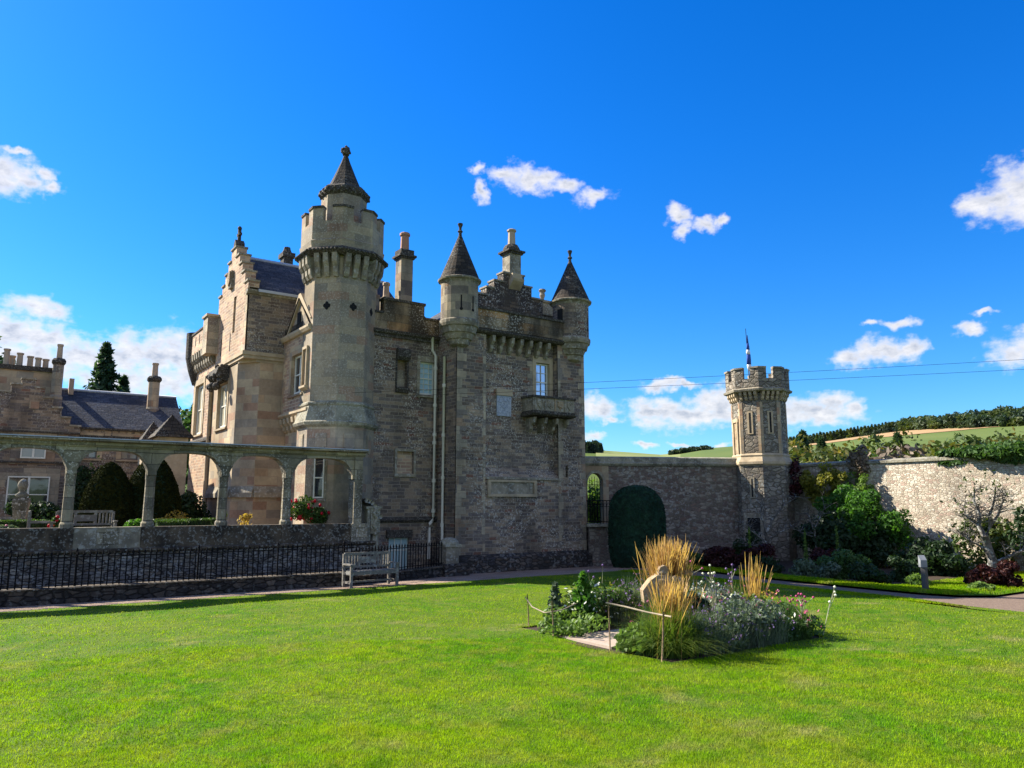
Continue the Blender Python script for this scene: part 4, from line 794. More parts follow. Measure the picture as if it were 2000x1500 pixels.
def strip(name, A, B, z, mat, dip=False):
    n = len(A); pts = list(A) + list(B); me = bpy.data.meshes.new(name)
    me.from_pydata([(x, y, z + (gz_(y) if dip else 0)) for x, y in pts], [], [(i, i + 1, n + i + 1, n + i) for i in range(n - 1)]); me.update(); return struct(mkobj(name, me, mat))
xx = list(np.linspace(-14, 22, 30))
ga = [(x, 20.2) for x in xx]; gb = [(x, 21.3) for x in xx]; gc_ = [(x, 22.6) for x in xx]; gd = [(x, 25.5) for x in xx]
me = bpy.data.meshes.new('gravel_path'); rows = [[(x, 20.0) for x in xx], ga, gb, gc_, gd]; V = [(x, y, .012 + gz_(y)) for r in rows for x, y in r]
me.from_pydata(V, [], [(j * 30 + i, j * 30 + i + 1, (j + 1) * 30 + i + 1, (j + 1) * 30 + i) for j in range(4) for i in range(29)]); me.update(); struct(mkobj('gravel_path', me, 'gravel'))
py_ = [20.3, 19, 17, 15, 13, 11.5, 10.3, 9.3, 8.6, 8.2]; pxa = [19.2, 19.1, 19.0, 18.95, 18.9, 18.85, 18.8, 18.5, 18.3, 18.1]; pxb = [20.6, 20.5, 20.3, 20.05, 19.9, 19.85, 19.85, 20.1, 20.8, 29]
pyb = [20.3, 19, 17, 15, 13, 11.5, 10.3, 9.5, 9.0, 8.9]
strip('garden_path', list(zip(pxa, py_)), list(zip(pxb, pyb)), .03, 'pathgravel')
sheet('path_branch', [(18.1, 8.2), (18.1, 5), (19.0, -6), (20.5, -6), (20.2, 5.5), (21.2, 7.4), (29, 7.6), (29, 8.9), (20.8, 9.0)], .034, 'pathgravel')
sheet('lawn_verge', [(20.6, 5.5), (21.5, 7.1), (28.6, 7.3), (28.6, -6), (21, -6)], .05, 'turf')
strip('border_turf_edge', list(zip(pxb, pyb)), [(x + (.9 if i < 7 else .5), y + (0 if i < 7 else .55)) for i, (x, y) in enumerate(zip(pxb, pyb))], .08, 'turf')
sheet('border_soil', [(20.6, 20.4), (21.0, 17), (20.6, 13), (20.5, 10), (28.6, 9.4), (28.6, 20), (26, 21.5)], .05, 'soil')
sheet('front_lawn', [(18.5, 19.9), (19.25, 19.9), (19.0, 16), (18.9, 13), (18.83, 10.3), (18.5, 9.3), (18.1, 8.2), (18.1, -6), (18.3, -6), (18.5, 8)], .035, 'turf')
sheet('post_lawn', [(20.2, 10.9), (20.6, 9.6), (28.5, 9.5), (28.5, 11.4), (24.6, 11.6), (22.4, 11.6), (20.4, 12.2)], .085, 'turf')
sheet('terrace', [(-14, 24.0), (8.9, 24.0), (8.9, 34), (9, 39), (-14, 39)], TERR, 'gravel')
# grass blades
rng = np.random.default_rng(7)
def blades(n, dmin, dmax, h, wdt, az0=-14, az1=92):
    a = np.radians(rng.uniform(az0, az1, n)); d = np.sqrt(rng.uniform(dmin ** 2, dmax ** 2, n)); x = d * np.sin(a); y = d * np.cos(a)
    ok = (x > -13.9) & (x < 18.5) & (y < yedge(x) - rng.uniform(0, .08, n)) & ~((x > 8.4) & (x < 12.15) & (y > 8.0) & (y < 11.85)); x = x[ok]; y = y[ok]; n = len(x)
    z = lz(x, y) * np.minimum(1, np.minimum((19.95 - y) / .5, (18.6 - x) / .5)) + .022
    cl = .75 + .5 * np.sin(x * 2.1 + 1.3 * np.sin(y * 1.7)) * np.sin(y * 2.7 + np.sin(x * 1.9)); hh = h * rng.uniform(.5, 1.3, n) * (.8 + .35 * cl)
    th = rng.uniform(0, 6.283, n); ln = rng.uniform(.2, .9, n) * hh; dx = np.cos(th); dy = np.sin(th); ph = rng.uniform(0, 6.283, n); wx = np.cos(ph) * wdt; wy_ = np.sin(ph) * wdt
    b = np.stack([x, y, z], 1); wv_ = np.stack([wx, wy_, 0 * x], 1); mid = b + np.stack([dx * ln * .35, dy * ln * .35, hh * .6], 1); tip = b + np.stack([dx * ln, dy * ln, hh], 1)
    V = np.stack([b - wv_, b + wv_, mid + wv_ * .7, tip, mid - wv_ * .7], 1).reshape(-1, 3); k = np.arange(n)[:, None] * 5
    return V, np.concatenate([k + np.array([[0, 1, 2, 4]])]), k + np.array([[4, 2, 3, 3]])
def blades_at(x, y, z0, h, wdt):
    n = len(x); hh = h * rng.uniform(.5, 1.3, n); th = rng.uniform(0, 6.283, n); ln = rng.uniform(.2, .9, n) * hh; ph = rng.uniform(0, 6.283, n)
    b = np.stack([x, y, np.full(n, z0)], 1); wv_ = np.stack([np.cos(ph) * wdt, np.sin(ph) * wdt, 0 * x], 1); dl = np.stack([np.cos(th) * ln, np.sin(th) * ln, 0 * x], 1); up = np.stack([0 * x, 0 * x, hh], 1)
    mid = b + dl * .35 + up * .6; V = np.stack([b - wv_, b + wv_, mid + wv_ * .7, b + dl + up, mid - wv_ * .7], 1).reshape(-1, 3); k = np.arange(n)[:, None] * 5
    return V, k + np.array([[0, 1, 2, 4]]), k + np.array([[4, 2, 3, 3]])
Vs = []; Fs = []; off = 0
for (n, d0, d1, h, wd) in ((340000, 3.6, 8.5, .035, .0026), (280000, 8.5, 13.5, .035, .0036), (180000, 13.5, 25, .034, .006)):
    V, Fa, Fb = blades(n, d0, d1, h, wd); Fb3 = np.stack([Fb[:, 0], Fb[:, 1], Fb[:, 2]], 1); Vs.append(V); Fs.append((Fa + off, Fb3 + off)); off += len(V)
yy = rng.uniform(8.9, 20.3, 26000); xb_ = np.interp(yy, pyb[::-1], pxb[::-1]); xb_ = np.where(yy < 9.6, rng.uniform(20.2, 28, len(yy)), xb_ + rng.uniform(0, .9, len(yy))); yy = np.where(yy < 9.6, np.interp(xb_, [20.2, 20.8, 28], [9.5, 9.0, 8.9]) + rng.uniform(0, .6, len(yy)), yy)
V, Fa, Fb = blades_at(xb_, yy, .08, .07, .007); Vs.append(V); Fs.append((Fa + off, Fb[:, :3] + off)); off += len(V)
x_ = rng.uniform(20.4, 28.4, 26000); y_ = rng.uniform(9.6, 11.5, 26000); V, Fa, Fb = blades_at(x_, y_, .085, .06, .008); Vs.append(V); Fs.append((Fa + off, Fb[:, :3] + off)); off += len(V)
y_ = rng.uniform(8.5, 19.9, 16000); x_ = rng.uniform(18.3, 19.0, 16000); x_ = np.minimum(x_, np.interp(y_, py_[::-1], pxa[::-1]) - .02); V, Fa, Fb = blades_at(x_, y_, .03, .045, .006); Vs.append(V); Fs.append((Fa + off, Fb[:, :3] + off)); off += len(V)
V = np.concatenate(Vs); FA = np.concatenate([f[0] for f in Fs]); FB = np.concatenate([f[1] for f in Fs])
me = bpy.data.meshes.new('grass'); me.vertices.add(len(V)); me.vertices.foreach_set('co', V.astype(np.float32).ravel())
me.loops.add(FA.size + FB.size); me.loops.foreach_set('vertex_index', np.concatenate([FA.ravel(), FB.ravel()]).astype(np.int32)); me.polygons.add(len(FA) + len(FB))
me.polygons.foreach_set('loop_start', np.concatenate([np.arange(len(FA)) * 4, FA.size + np.arange(len(FB)) * 3]).astype(np.int32)); me.update(calc_edges=True)
g = put('lawn_grass', me, 'blade'); tag(g, 'short mown bright green grass of the lawn', 'grass', kind='stuff')
# ================================================================ ARCADE, LOW WALL, RAILING
AY = 23.25
A = thing('stone_arcade', (5, 23.45, 0), 'mossy grey open stone arcade with flat arches on a blackened parapet', 'arcade')
colx = [-4.0, -2.0, 0.0, 1.99, 3.95, 5.93, 7.84]; endx = 10.05
plA = Pl((-5, AY), (11, AY)); ax = lambda x: x + 5
for x in colx:
    mb = MB(uvr=.2, uvc=(x, 23.45)); mb.lathe(x, 23.45, [(.16, 1.69), (.16, 1.78), (.13, 1.84), (.12, 2.95), (.13, 3.0), (.13, 3.3)], 8, sx=1, sy=1.25); c = mb.build('column', 'arcade', A)
    mb = MB(); mb.box(x - .17, x + .17, AY - .03, 23.68, 1.08, 1.69); mb.build('pedestal', 'panelst', c)
mb = MB(); mb.box(9.98, 10.26, AY - .02, 23.68, 1.69, 3.83); mb.build('end_pier', 'arcade', A); mb = MB(); mb.box(9.92, 10.46, AY - .06, 23.7, 1.08, 1.69); mb.build('end_pedestal', 'arcade', A)
xsn = colx + [10.12]
for i in range(len(xsn) - 1):
    a, b = xsn[i], xsn[i + 1]; L = .13 if i < len(xsn) - 1 else .2; a1, b1 = a + .115, b - (.115 if i < len(xsn) - 2 else .2); c = (a1 + b1) / 2; hw = (b1 - a1) / 2
    pts = []
    for k in range(17):
        u = -1 + k / 8; zz = 3.75 - .10 * u * u - .42 * abs(u) ** 6; pts.append((ax(c + u * hw), zz))
        mb = MB(); # build as ribs to avoid concave n-gon trouble
    for k in range(16):
        p, q_ = pts[k], pts[k + 1]; plA.face(mb, [p, q_, (q_[0], 3.84), (p[0], 3.84)], -.36, -.02)
    plA.box(mb, ax(a), pts[0][0], 3.1, 3.84, -.36, -.02); plA.box(mb, pts[-1][0], ax(b), 3.1, 3.84, -.36, -.02)
    o = mb.build('arch', 'arcade', A)
    mb = MB()
    for k in range(16):
        p, q_ = pts[k], pts[k + 1]; plA.face(mb, [(p[0], p[1] + .002), (q_[0], q_[1] + .002), (q_[0], q_[1] + .055), (p[0], p[1] + .055)], -.03, .02)
    mb.build('arch_moulding', 'arcade', o)
mb = MB(); plA.prof(mb, -.5, ax(10.32), [(-.42, 3.83), (.02, 3.83), (.05, 3.86), (.08, 3.88), (.10, 3.94), (.26, 3.98), (.26, 4.03), (-.62, 4.05), (-.42, 3.9)]); mb.build('cornice', 'arcade', A)
mb = MB(); plA.box(mb, -.5, ax(10.34), 4.035, 4.06, -.6, .275)
mb.build('lead_capping', 'lead', A)
for i in range(len(xsn) - 1):
    a, b = xsn[i] + .172, xsn[i + 1] - .172; n_ = 3 if i == 3 else 1
    if i in (3,):
        w_ = (b - a) / 3
        for k in range(3): mb = MB(); mb.box(a + k * w_, a + (k + 1) * w_ - .006, AY, 23.6, 1.12, 1.69); mb.build('parapet_slab', ['mouldgrey', 'arcade', 'mouldgrey'][k], A)
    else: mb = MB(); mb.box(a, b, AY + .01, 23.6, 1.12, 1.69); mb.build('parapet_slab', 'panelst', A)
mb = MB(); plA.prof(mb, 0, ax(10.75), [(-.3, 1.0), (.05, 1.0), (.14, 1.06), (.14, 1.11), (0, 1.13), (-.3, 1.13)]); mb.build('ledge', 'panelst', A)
mb = MB(); mb.box(-5, 10.7, 23.2, 23.7, -.4, 1.0); mb.build('base_wall', 'rubble2', A)
mb = MB(); mb.box(10.5, 10.62, 23.3, 24.3, 1.13, 2.2); mb.box(10.6, 10.95, 23.3, 24.3, 1.35, 2.2); mb.box(10.72, 10.92, 23.32, 24.2, .6, 1.35)
for k in range(6):
    a = .1 + k * .26; mb.tube([(10.45 + k * .1, 23.26, 2.42 - .06 * k * k * .35), (10.45 + k * .1, 24.3, 2.42 - .06 * k * k * .35)], .08, 6)
mb.box(10.45, 11.0, 23.28, 24.3, 2.16, 2.24); mb.build('scroll_buttress', 'coping', A)
mb = MB()
for k in range(14): mb.ball((10.78 + .05 * math.sin(k), 23.29, 1.35 + k * .06), .07, 7, 5, .1, seed=k)
mb.build('scroll_carving', 'coping', A)
# low wall + railing
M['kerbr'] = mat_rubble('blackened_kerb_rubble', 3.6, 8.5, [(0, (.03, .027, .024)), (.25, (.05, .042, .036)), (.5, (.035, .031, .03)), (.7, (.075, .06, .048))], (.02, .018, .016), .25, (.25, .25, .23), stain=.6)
LW = thing('low_kerb_wall', (5, 21.3, 0), 'low dark rubble wall under the iron railing along the gravel', 'wall')
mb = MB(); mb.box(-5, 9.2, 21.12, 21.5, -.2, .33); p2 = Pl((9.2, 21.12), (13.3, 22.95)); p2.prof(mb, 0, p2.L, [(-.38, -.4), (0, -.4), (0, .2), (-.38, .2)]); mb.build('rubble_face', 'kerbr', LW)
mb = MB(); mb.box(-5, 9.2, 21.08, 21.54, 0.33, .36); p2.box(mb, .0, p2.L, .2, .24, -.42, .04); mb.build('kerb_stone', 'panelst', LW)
RL = thing('iron_railing', (5, 21.3, .36), 'black wrought iron spike railing on the low wall in front of the arcade', 'railing')
mb = MB(); xr = np.arange(.35, 9.15, .135); mb.box(-5, 9.2, 21.285, 21.315, 1.04, 1.065); mb.box(-5, 9.2, 21.285, 21.315, .44, .46)
q2 = Pl((9.2, 21.3), (13.25, 23.08)); q2.box(mb, 0, q2.L, .92, .945, -.015, .015); q2.box(mb, 0, q2.L, .32, .34, -.015, .015); mb.build('rail', 'iron', RL)
def bar(x, y, z0, z1, r=.0125):
    mb = MB(); mb.lathe(x, y, [(r, z0), (r, z1 - .11), (r * 2.1, z1 - .09), (.002, z1)], 5); return mb
pm = bar(0, 0, 0, .84).build('bar', 'iron', None)
first = True
bars = [(x, 21.3, .36) for x in xr] + [q2.P(a, .23, 0) for a in np.arange(.1, q2.L, .14)]
for b_ in bars[:99]:
    if first: o = pm; first = False
    else: o = pm.copy(); COL.objects.link(o)
    o.parent = RL; o.location = Vector(b_) - wloc(RL)
mb = MB()
for x in np.arange(-5, .3, .135): mb.lathe(x, 21.3, [(.009, .36), (.009, 1.09), (.019, 1.11), (.002, 1.2)], 5)
o = mb.build('more_bars', 'iron', RL); o['kind'] = 'stuff'
for x in (.75, 2.1, 4.9, 7.0, 8.95):
    mb = MB(); mb.lathe(x, 21.42, [(.02, .36), (.02, 1.16), (.035, 1.18), (.005, 1.26)], 6); mb.build('standard', 'iron', RL)
PR = thing('stone_gate_pier', (13.55, 23.15, 0), 'short stone pier with a rounded pale cap below the drainpipes', 'pier')
mb = MB(); mb.box(13.25, 13.75, 22.9, 23.4, -.2, .86); mb.build('shaft', 'mouldgrey', PR)
mb = MB(); mb.box(13.18, 13.82, 22.83, 23.46, .86, .95); mb.lathe(13.5, 23.15, [(.34, .95), (.33, 1.02), (.24, 1.12), (.1, 1.17)], 12); mb.build('cap', 'coping', PR)
mb = MB(); mb.box(13.12, 14.1, 22.75, 23.3, -.3, .3); mb.build('base', 'rubble', PR)
# ================================================================ BENCHES
def bench(loc, rz, label, L=1.6):
    B = thing('garden_bench', loc, label, 'bench', 'slatted wooden garden benches', rz)
    def part(name, boxes, parent=B):
        mb = MB()
        for b in boxes: mb.box(*b)
        me_o = mb.build(name, 'oak', None); me_o.parent = parent; return me_o
    h = L / 2
    for sx in (-1, 1):
        x = sx * (h - .04); part('leg', [(x - .035, x + .035, -.30, -.23, 0, .60)]); part('leg', [(x - .035, x + .035, .20, .27, 0, .46), (x - .034, x + .034, .215, .285, .46, .9)])
        part('armrest', [(x - .05, x + .05, -.34, .22, .60, .64)]); part('side_rail', [(x - .025, x + .025, -.23, .2, .34, .42), (x - .022, x + .022, -.23, .2, .1, .16)])
    part('seat', [(-h + .02, h - .02, -.28 + k * .085, -.215 + k * .085, .42, .445) for k in range(6)] + [(-h + .07, h - .07, -.29, -.26, .34, .42)])
    part('stretcher', [(-h + .07, h - .07, -.05, -.01, .12, .17)])
    bk = [(-h + .05, h - .05, .225, .27, .86, .93), (-h + .05, h - .05, .225, .27, .50, .56)]
    n = 15
    for k in range(n):
        x = -h + .12 + (L - .24) * k / (n - 1)
        if abs(x) < .27: continue
        bk.append((x - .022, x + .022, .235, .26, .56, .86))
    bk += [(-.27, -.22, .233, .262, .56, .86), (.22, .27, .233, .262, .56, .86), (-.22, .22, .236, .259, .62, .80)]
    part('backrest', bk); return B
bench((9.38, 20.5, .012), rad(2), 'weathered wooden bench on the gravel in front of the railing and basement door', 1.5)
bench((2.6, 24.9, TERR), rad(0), 'weathered wooden bench on the terrace behind the arcade parapet', 1.5)
bench((1.45, 24.6, TERR), rad(88), 'small wooden bench end showing behind the leftmost full column of the arcade', 1.2)
# ================================================================ TOPIARY
def topiary(name, prof, n, leaf, seed, mat, loc, label, cat='topiary yew', group=None, dark='yew', sx=1):
    t_ = thing(name, loc, label, cat, group); rng = np.random.default_rng(seed)
    pr = np.array(prof); z = rng.uniform(pr[0, 1], pr[-1, 1], n); r = np.interp(z, pr[:, 1], pr[:, 0]); keep = rng.uniform(0, 1, n) < (r / r.max() * .9 + .1); z = z[keep]; r = r[keep]; a = rng.uniform(0, 6.283, len(z))
    rr_ = r * (1 + .012 * np.sin(a * 5 + z * 3)) + rng.normal(0, leaf * .25, len(z)); P = np.stack([rr_ * np.cos(a) * sx, rr_ * np.sin(a), z], 1)
    dr = np.gradient(pr[:, 0]) / (np.gradient(pr[:, 1]) + 1e-6); nz = -np.interp(z, pr[:, 1], dr); N = np.stack([np.cos(a), np.sin(a), np.clip(nz, -1, 3)], 1); N /= np.linalg.norm(N, axis=1)[:, None]
    V, F = cards(P, leaf, rng, N * 1.3); o = put('foliage', npmesh('foliage', V, F, 4), mat, t_)
    mb = MB(); mb.lathe(0, 0, [(max(p[0] - leaf * .4, .01), p[1]) for p in prof], 40, apo=False, smooth=True); c = mb.build('inner_growth', dark, None); c.parent = t_; c.scale = (sx, 1, 1); return t_
pr_h = [(.82, .0), (.95, .25), (1.02, .6), (1.05, 1.2), (1.04, 1.9), (1.0, 2.3), (.9, 2.6), (.7, 2.88), (.42, 3.05), (.05, 3.12)]
topiary('clipped_yew', pr_h, 42000, .055, 1, 'yew', (20.55, 21.2, -.1), 'tall dark rounded clipped yew standing before the garden wall', group=None)
pr_e = [(.66, 0), (.76, .3), (.82, .7), (.80, 1.1), (.68, 1.6), (.47, 2.05), (.26, 2.35), (.04, 2.5)]
topiary('clipped_yew', pr_e, 26000, .05, 2, 'yewgold', (3.58, 28.6, TERR), 'egg-shaped clipped yew behind the arcade, left of the pair', group='egg-shaped yews on the terrace', dark='yew')
topiary('clipped_yew', [(p * 1.14, q_ * 1.12) for p, q_ in pr_e], 26000, .05, 3, 'yewgold', (4.95, 28.9, TERR), 'taller egg-shaped clipped yew nearer the mansion behind the arcade', group='egg-shaped yews on the terrace', dark='yew')
# ================================================================ SERVICE WING
Wg = thing('service_wing', (3, 38, TERR), 'lower stone service wing with slate roof, stepped gable and chimneys behind the arcade', 'building')
pw_ = Pl((-6, 38), (7.6, 38)); wx_ = lambda x: x + 6
mb = MB(); holes = [(wx_(1.05), wx_(2.45), 1.95, 3.4), (wx_(3.0), wx_(3.45), 1.9, 3.1), (wx_(1.3), wx_(2.05), 4.2, 5.2), (wx_(3.45), wx_(4.15), 4.3, 5.15), (wx_(5.1), wx_(5.8), 4.3, 5.15)]
pw_.wall(mb, 0, pw_.L, 0, 5.6, holes, .2); mb.build('wall', 'whin', Wg)
for (a, b, z0, z1), (cc, rr_) in zip(holes, [(2, 2), (1, 2), (2, 1), (2, 1), (2, 1)]):
    window(Wg, pw_, a, b, z0, z1, cc, rr_, off=-.1, fr=.05, mat='white' if z1 < 4 else 'oak', pane='glass' if z1 < 4 else 'blind', mull=.05); surround(Wg, pw_, a, b, z0, z1, .2, .03, 'ashlar', lintel=.3)
mb = MB(); pw_.box(mb, wx_(.6), wx_(2.9), 3.75, 4.0, 0, .05)
pw_.box(mb, wx_(-3), wx_(7.5), 5.2, 5.3, 0, .1); pw_.box(mb, wx_(3.0), wx_(7.5), 5.56, 5.64, 0, .16); mb.build('string_course', 'darkst', Wg)
q = MB(); rk = random.Random(2)
for k in range(14): pw_.box(q, wx_(3.2 + k * .3), wx_(3.2 + k * .3 + rk.uniform(.12, .26)), 5.32, 5.54, 0, .02)
q.build('eaves_blocks', 'ashlar', Wg)
r = MB(); r.add([(-6, 37.85, 5.62), (7.7, 37.85, 5.62), (7.7, 40.4, 7.55), (-6, 40.4, 7.55), (-6, 43, 5.6), (7.7, 43, 5.6)], [(0, 1, 2, 3), (3, 2, 5, 4), (1, 5, 2)]); r.build('roof', 'slate', Wg)
r = MB(); r.tube([(-6, 40.4, 7.57), (7.7, 40.4, 7.57)], .07, 6); r.build('ridge', 'lead', Wg)
plg = Pl((-1.0, 37.7), (3.4, 37.7)); g = MB()
gg = crowsteps(plg, g, ('whin', Wg), 0, [(.45, 5.9), (.9, 6.3), (1.3, 6.65), (1.75, 7.0), (2.1, 7.35), (2.6, 7.6), (2.95, 7.25), (3.3, 6.85), (3.65, 6.45), (4.0, 6.05), (4.4, 5.7)], 1.2, .5)
mb = MB(); plg.box(mb, 0, 4.4, 5.28, 5.36, 0, .1); plg.box(mb, 0, 4.4, 4.0, 4.08, 0, .1); mb.build('string_course', 'darkst', gg)
for (a, b, z0, z1, k) in ((2.3, 3.2, 4.2, 5.05, 0), (1.95, 3.45, 1.95, 3.45, 1)):
    mb = MB(); plg.box(mb, a - .35, b + .35, z0 - .25, z1 + .35, 0, .02); o = mb.build('window_surround', 'ashgrey', gg)
    mb = MB(); plg.box(mb, a, b, z0, z1, .018, .03); mb.build('window_opening', 'glass' if k else 'blind', gg)
    window(gg, plg, a, b, z0, z1, 2, 2 if k else 1, off=.08, fr=.05, mull=.04, pane='glass' if k else 'blind')
mb = MB(); plg.box(mb, 2.45, 2.8, 6.3, 6.65, 0, .03); mb.build('small_stone', 'ashlar', gg)
mb = MB(); mb.box(.1, 2.3, 39.4, 40.2, 6.4, 8.15); s1 = mb.build('chimney', 'ashlar', Wg); mb = MB(); mb.box(0, 2.4, 39.3, 40.3, 8.15, 8.35); mb.build('chimney_cap', 'darkst', s1)
for k, x in enumerate((.5, .72, 1.0, 1.4, 1.7, 2.0)):
    mb = MB(); hh = (.75, .5, .62, .55, .48, .48)[k]; mb.lathe(x, 39.8 + .2 * (k % 2), [(.12, 8.35), (.11, 8.35 + hh - .08), (.14, 8.35 + hh - .06), (.14, 8.35 + hh)], 8); mb.build('chimney_pot', 'buffpot', s1)
def oct_stack(x, y, z0, z1, r, ph, base=None):
    mb = MB(uvr=r, uvc=(x, y)); mb.lathe(x, y, [(r * 1.2, z0), (r * 1.2, z0 + .6), (r, z0 + .7), (r, z1)], 8); o = mb.build('chimney', 'ashgrey', Wg); mb = MB(); mb.lathe(x, y, [(r, z1), (r * 1.3, z1 + .1), (r * 1.3, z1 + .2), (r, z1 + .3)], 8); mb.build('chimney_cap', 'darkst', o)
    mb = MB(); mb.lathe(x, y, [(r * .55, z1 + .3), (r * .5, z1 + ph - .1), (r * .6, z1 + ph - .08), (r * .6, z1 + ph)], 8); mb.build('chimney_pot', 'buffpot', o)
oct_stack(2.45, 39.0, 6.4, 8.45, .21, .95); oct_stack(6.5, 39.5, 6.2, 8.1, .24, .95)
mb = MB(); mb.box(3.0, 3.2, 40, 40.3, 7.3, 8.05); mb.build('chimney_pot', 'buffpot', Wg)
mb = MB(); mb.box(-6, .1, 40, 43, 5, 8.0); mb.build('rear_roof', 'slate', Wg)
mb = MB(); mb.box(4.3, 7.6, 37.2, 38.2, 1.2, 3.2); mb.build('porch', 'whinclean', Wg)
mb = MB(); mb.box(-6, 7.5, 38.2, 42.5, 0, 5.5); mb.build('inner_core', 'dark', Wg)
# pavilions
def pavilion(x0, x1, y0, y1, zt, za, label, mat):
    P_ = thing('garden_pavilion', ((x0 + x1) / 2, (y0 + y1) / 2, TERR), label, 'pavilion', 'small stone-roofed pavilions'); mb = MB(); mb.box(x0, x1, y0, y1, TERR, zt); mb.build('wall', mat, P_)
    mb = MB(); n = 6; cx, cy = (x0 + x1) / 2, (y0 + y1) / 2
    for k in range(n):
        u = 1 - k / n; v = max(u - 1 / n * .98, .01); hw, hd = (x1 - x0) / 2 + .18, (y1 - y0) / 2 + .18; za0 = zt + (za - zt) * k / n; za1 = zt + (za - zt) * (k + 1) / n
        mb.hexa([(cx - hw * u, cy - hd * u, za0 - .03), (cx + hw * u, cy - hd * u, za0 - .03), (cx + hw * u, cy + hd * u, za0 - .03), (cx - hw * u, cy + hd * u, za0 - .03), (cx - hw * v, cy - hd * v, za1), (cx + hw * v, cy - hd * v, za1), (cx + hw * v, cy + hd * v, za1), (cx - hw * v, cy + hd * v, za1)])
    mb.build('roof', 'roofst', P_); return P_
pavilion(5.4, 6.45, 31.0, 32.1, 4.85, 5.75, 'small sandstone pavilion with pyramid stone roof beside the mansion', 'mould')
pavilion(5.3, 6.1, 33.6, 34.6, 4.75, 5.7, 'second pavilion, mostly hidden behind the front one, with sloping stone roof', 'ashgrey')
# statue / sundial pillar on the terrace
St = thing('stone_bust_pillar', (1.12, 28, TERR), 'weathered stone pillar with a rounded bust on the terrace', 'statue')
mb = MB(); mb.lathe(1.12, 28, [(.2, TERR), (.2, TERR + .1), (.13, TERR + .2), (.16, TERR + .7), (.22, TERR + 1.15), (.2, TERR + 1.3)], 4, rot=.6); mb.build('pedestal', 'arcade', St)
mb = MB(); mb.lathe(1.12, 28, [(.12, TERR + 1.3), (.2, TERR + 1.38), (.1, TERR + 1.46), (.07, TERR + 1.52), (.12, TERR + 1.58), (.145, TERR + 1.68), (.13, TERR + 1.78), (.06, TERR + 1.86), (.01, TERR + 1.88)], 14, smooth=True, apo=False); mb.build('bust', 'coping', St)
# ================================================================ GARDEN WALL (behind the rounded yew) WITH ARCHWAY
GW = thing('garden_wall', (23, 22.7, 0), 'shaded rubble garden wall with an arched gateway between mansion and corner tower', 'wall')
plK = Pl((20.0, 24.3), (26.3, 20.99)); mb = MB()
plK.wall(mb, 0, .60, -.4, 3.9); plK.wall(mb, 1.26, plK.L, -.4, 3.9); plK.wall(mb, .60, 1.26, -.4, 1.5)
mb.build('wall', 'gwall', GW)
arch = [(.60 + .33 - .33 * math.cos(k * math.pi / 10), 3.15 + .42 * math.sin(k * math.pi / 10)) for k in range(11)]
mb = MB()
for k in range(10): p, q_ = arch[k], arch[k + 1]; plK.face(mb, [p, q_, (q_[0], 3.9), (p[0], 3.9)], -.5, .03)
plK.box(mb, .3, .60, 1.5, 3.9, -.5, .03); plK.box(mb, 1.26, 1.5, 1.5, 3.9, -.5, .03); mb.build('archway', 'ashlar', GW)
mb = MB()
for k in range(10): p, q_ = arch[k], arch[k + 1]; c0 = (.93, 3.15); f_ = lambda v, s_: (c0[0] + (v[0] - c0[0]) * s_, c0[1] + (v[1] - c0[1]) * s_); plK.face(mb, [f_(p, 1.02), f_(q_, 1.02), f_(q_, 1.3), f_(p, 1.3)], .03, .09)
mb.build('arch_moulding', 'mouldgrey', GW)
mb = MB(); pKb = Pl((20.0, 24.3), (26.3, 20.99)); pKb.prof(mb, 0, plK.L, [(-.55, 3.88), (.06, 3.88), (.12, 3.96), (.12, 4.0), (.02, 4.04), (.0, 4.22), (-.25, 4.28), (-.5, 4.22)]); mb.build('coping', 'coping', GW)
mb = MB(); plK.prof(mb, 0, plK.L, [(-.1, -.4), (.2, -.4), (.2, .5), (.02, .72), (-.1, .72)]); mb.build('plinth', 'gwall', GW)
mb = MB(); plK.box(mb, 1.51, plK.L, -.4, 3.88, -.5, -.02); mb.build('wall_core', 'gwall', GW)
mb = MB(); plK.box(mb, .5, .9, .5, .85, 0, .22); mb.build('small_opening', 'dark', GW)
LB = thing('stone_landing', plK.P(1.0, 0, .5), 'small stone landing below the archway beside the mansion', 'landing')
mb = MB(); plK.box(mb, .35, 2.0, 1.42, 1.54, .0, 1.0); plK.prof(mb, .5, .7, [(0, .9), (.5, 1.2), (.8, 1.42), (0, 1.42)]); mb.build('slab', 'coping', LB)
plK.box(mb := MB(), .45, 1.9, -.3, 1.42, .2, .85); mb.build('base', 'gwall', LB)
BL = thing('iron_balustrade', plK.P(1.0, 1.54, .9), 'black gothic iron balustrade on the landing left of the rounded yew', 'balustrade'); mb = MB()
plK.box(mb, .35, 2.0, 2.42, 2.46, .93, .97); plK.box(mb, .35, 2.0, 1.6, 1.63, .93, .97); plK.box(mb, .35, 2.0, 2.2, 2.22, .94, .96); mb.build('rail', 'iron', BL)
for k in range(13):
    mb = MB(); a = .38 + k * .13; plK.box(mb, a - .011, a + .011, 1.54, 2.42, .94, .962); mb.build('baluster', 'iron', BL)
for k in range(12):
    mb = MB(); a = .445 + k * .13; mb.tube([plK.P(a - .065, 2.2, .95), plK.P(a - .04, 2.3, .95), plK.P(a, 2.38, .95), plK.P(a + .04, 2.3, .95), plK.P(a + .065, 2.2, .95)], .009, 4); mb.build('tracery', 'iron', BL)
mb = MB(); mb.tube([plK.P(1.98, 1.54, .95), plK.P(1.98, 2.6, .95)], .022, 6); mb.ball(plK.P(1.98, 2.64, .95), .04, 6, 5); mb.build('newel', 'iron', BL)
IG = thing('iron_gate', plK.P(.92, 1.54, -.3), 'tall ornate black iron gate inside the archway', 'gate')
mb = MB()
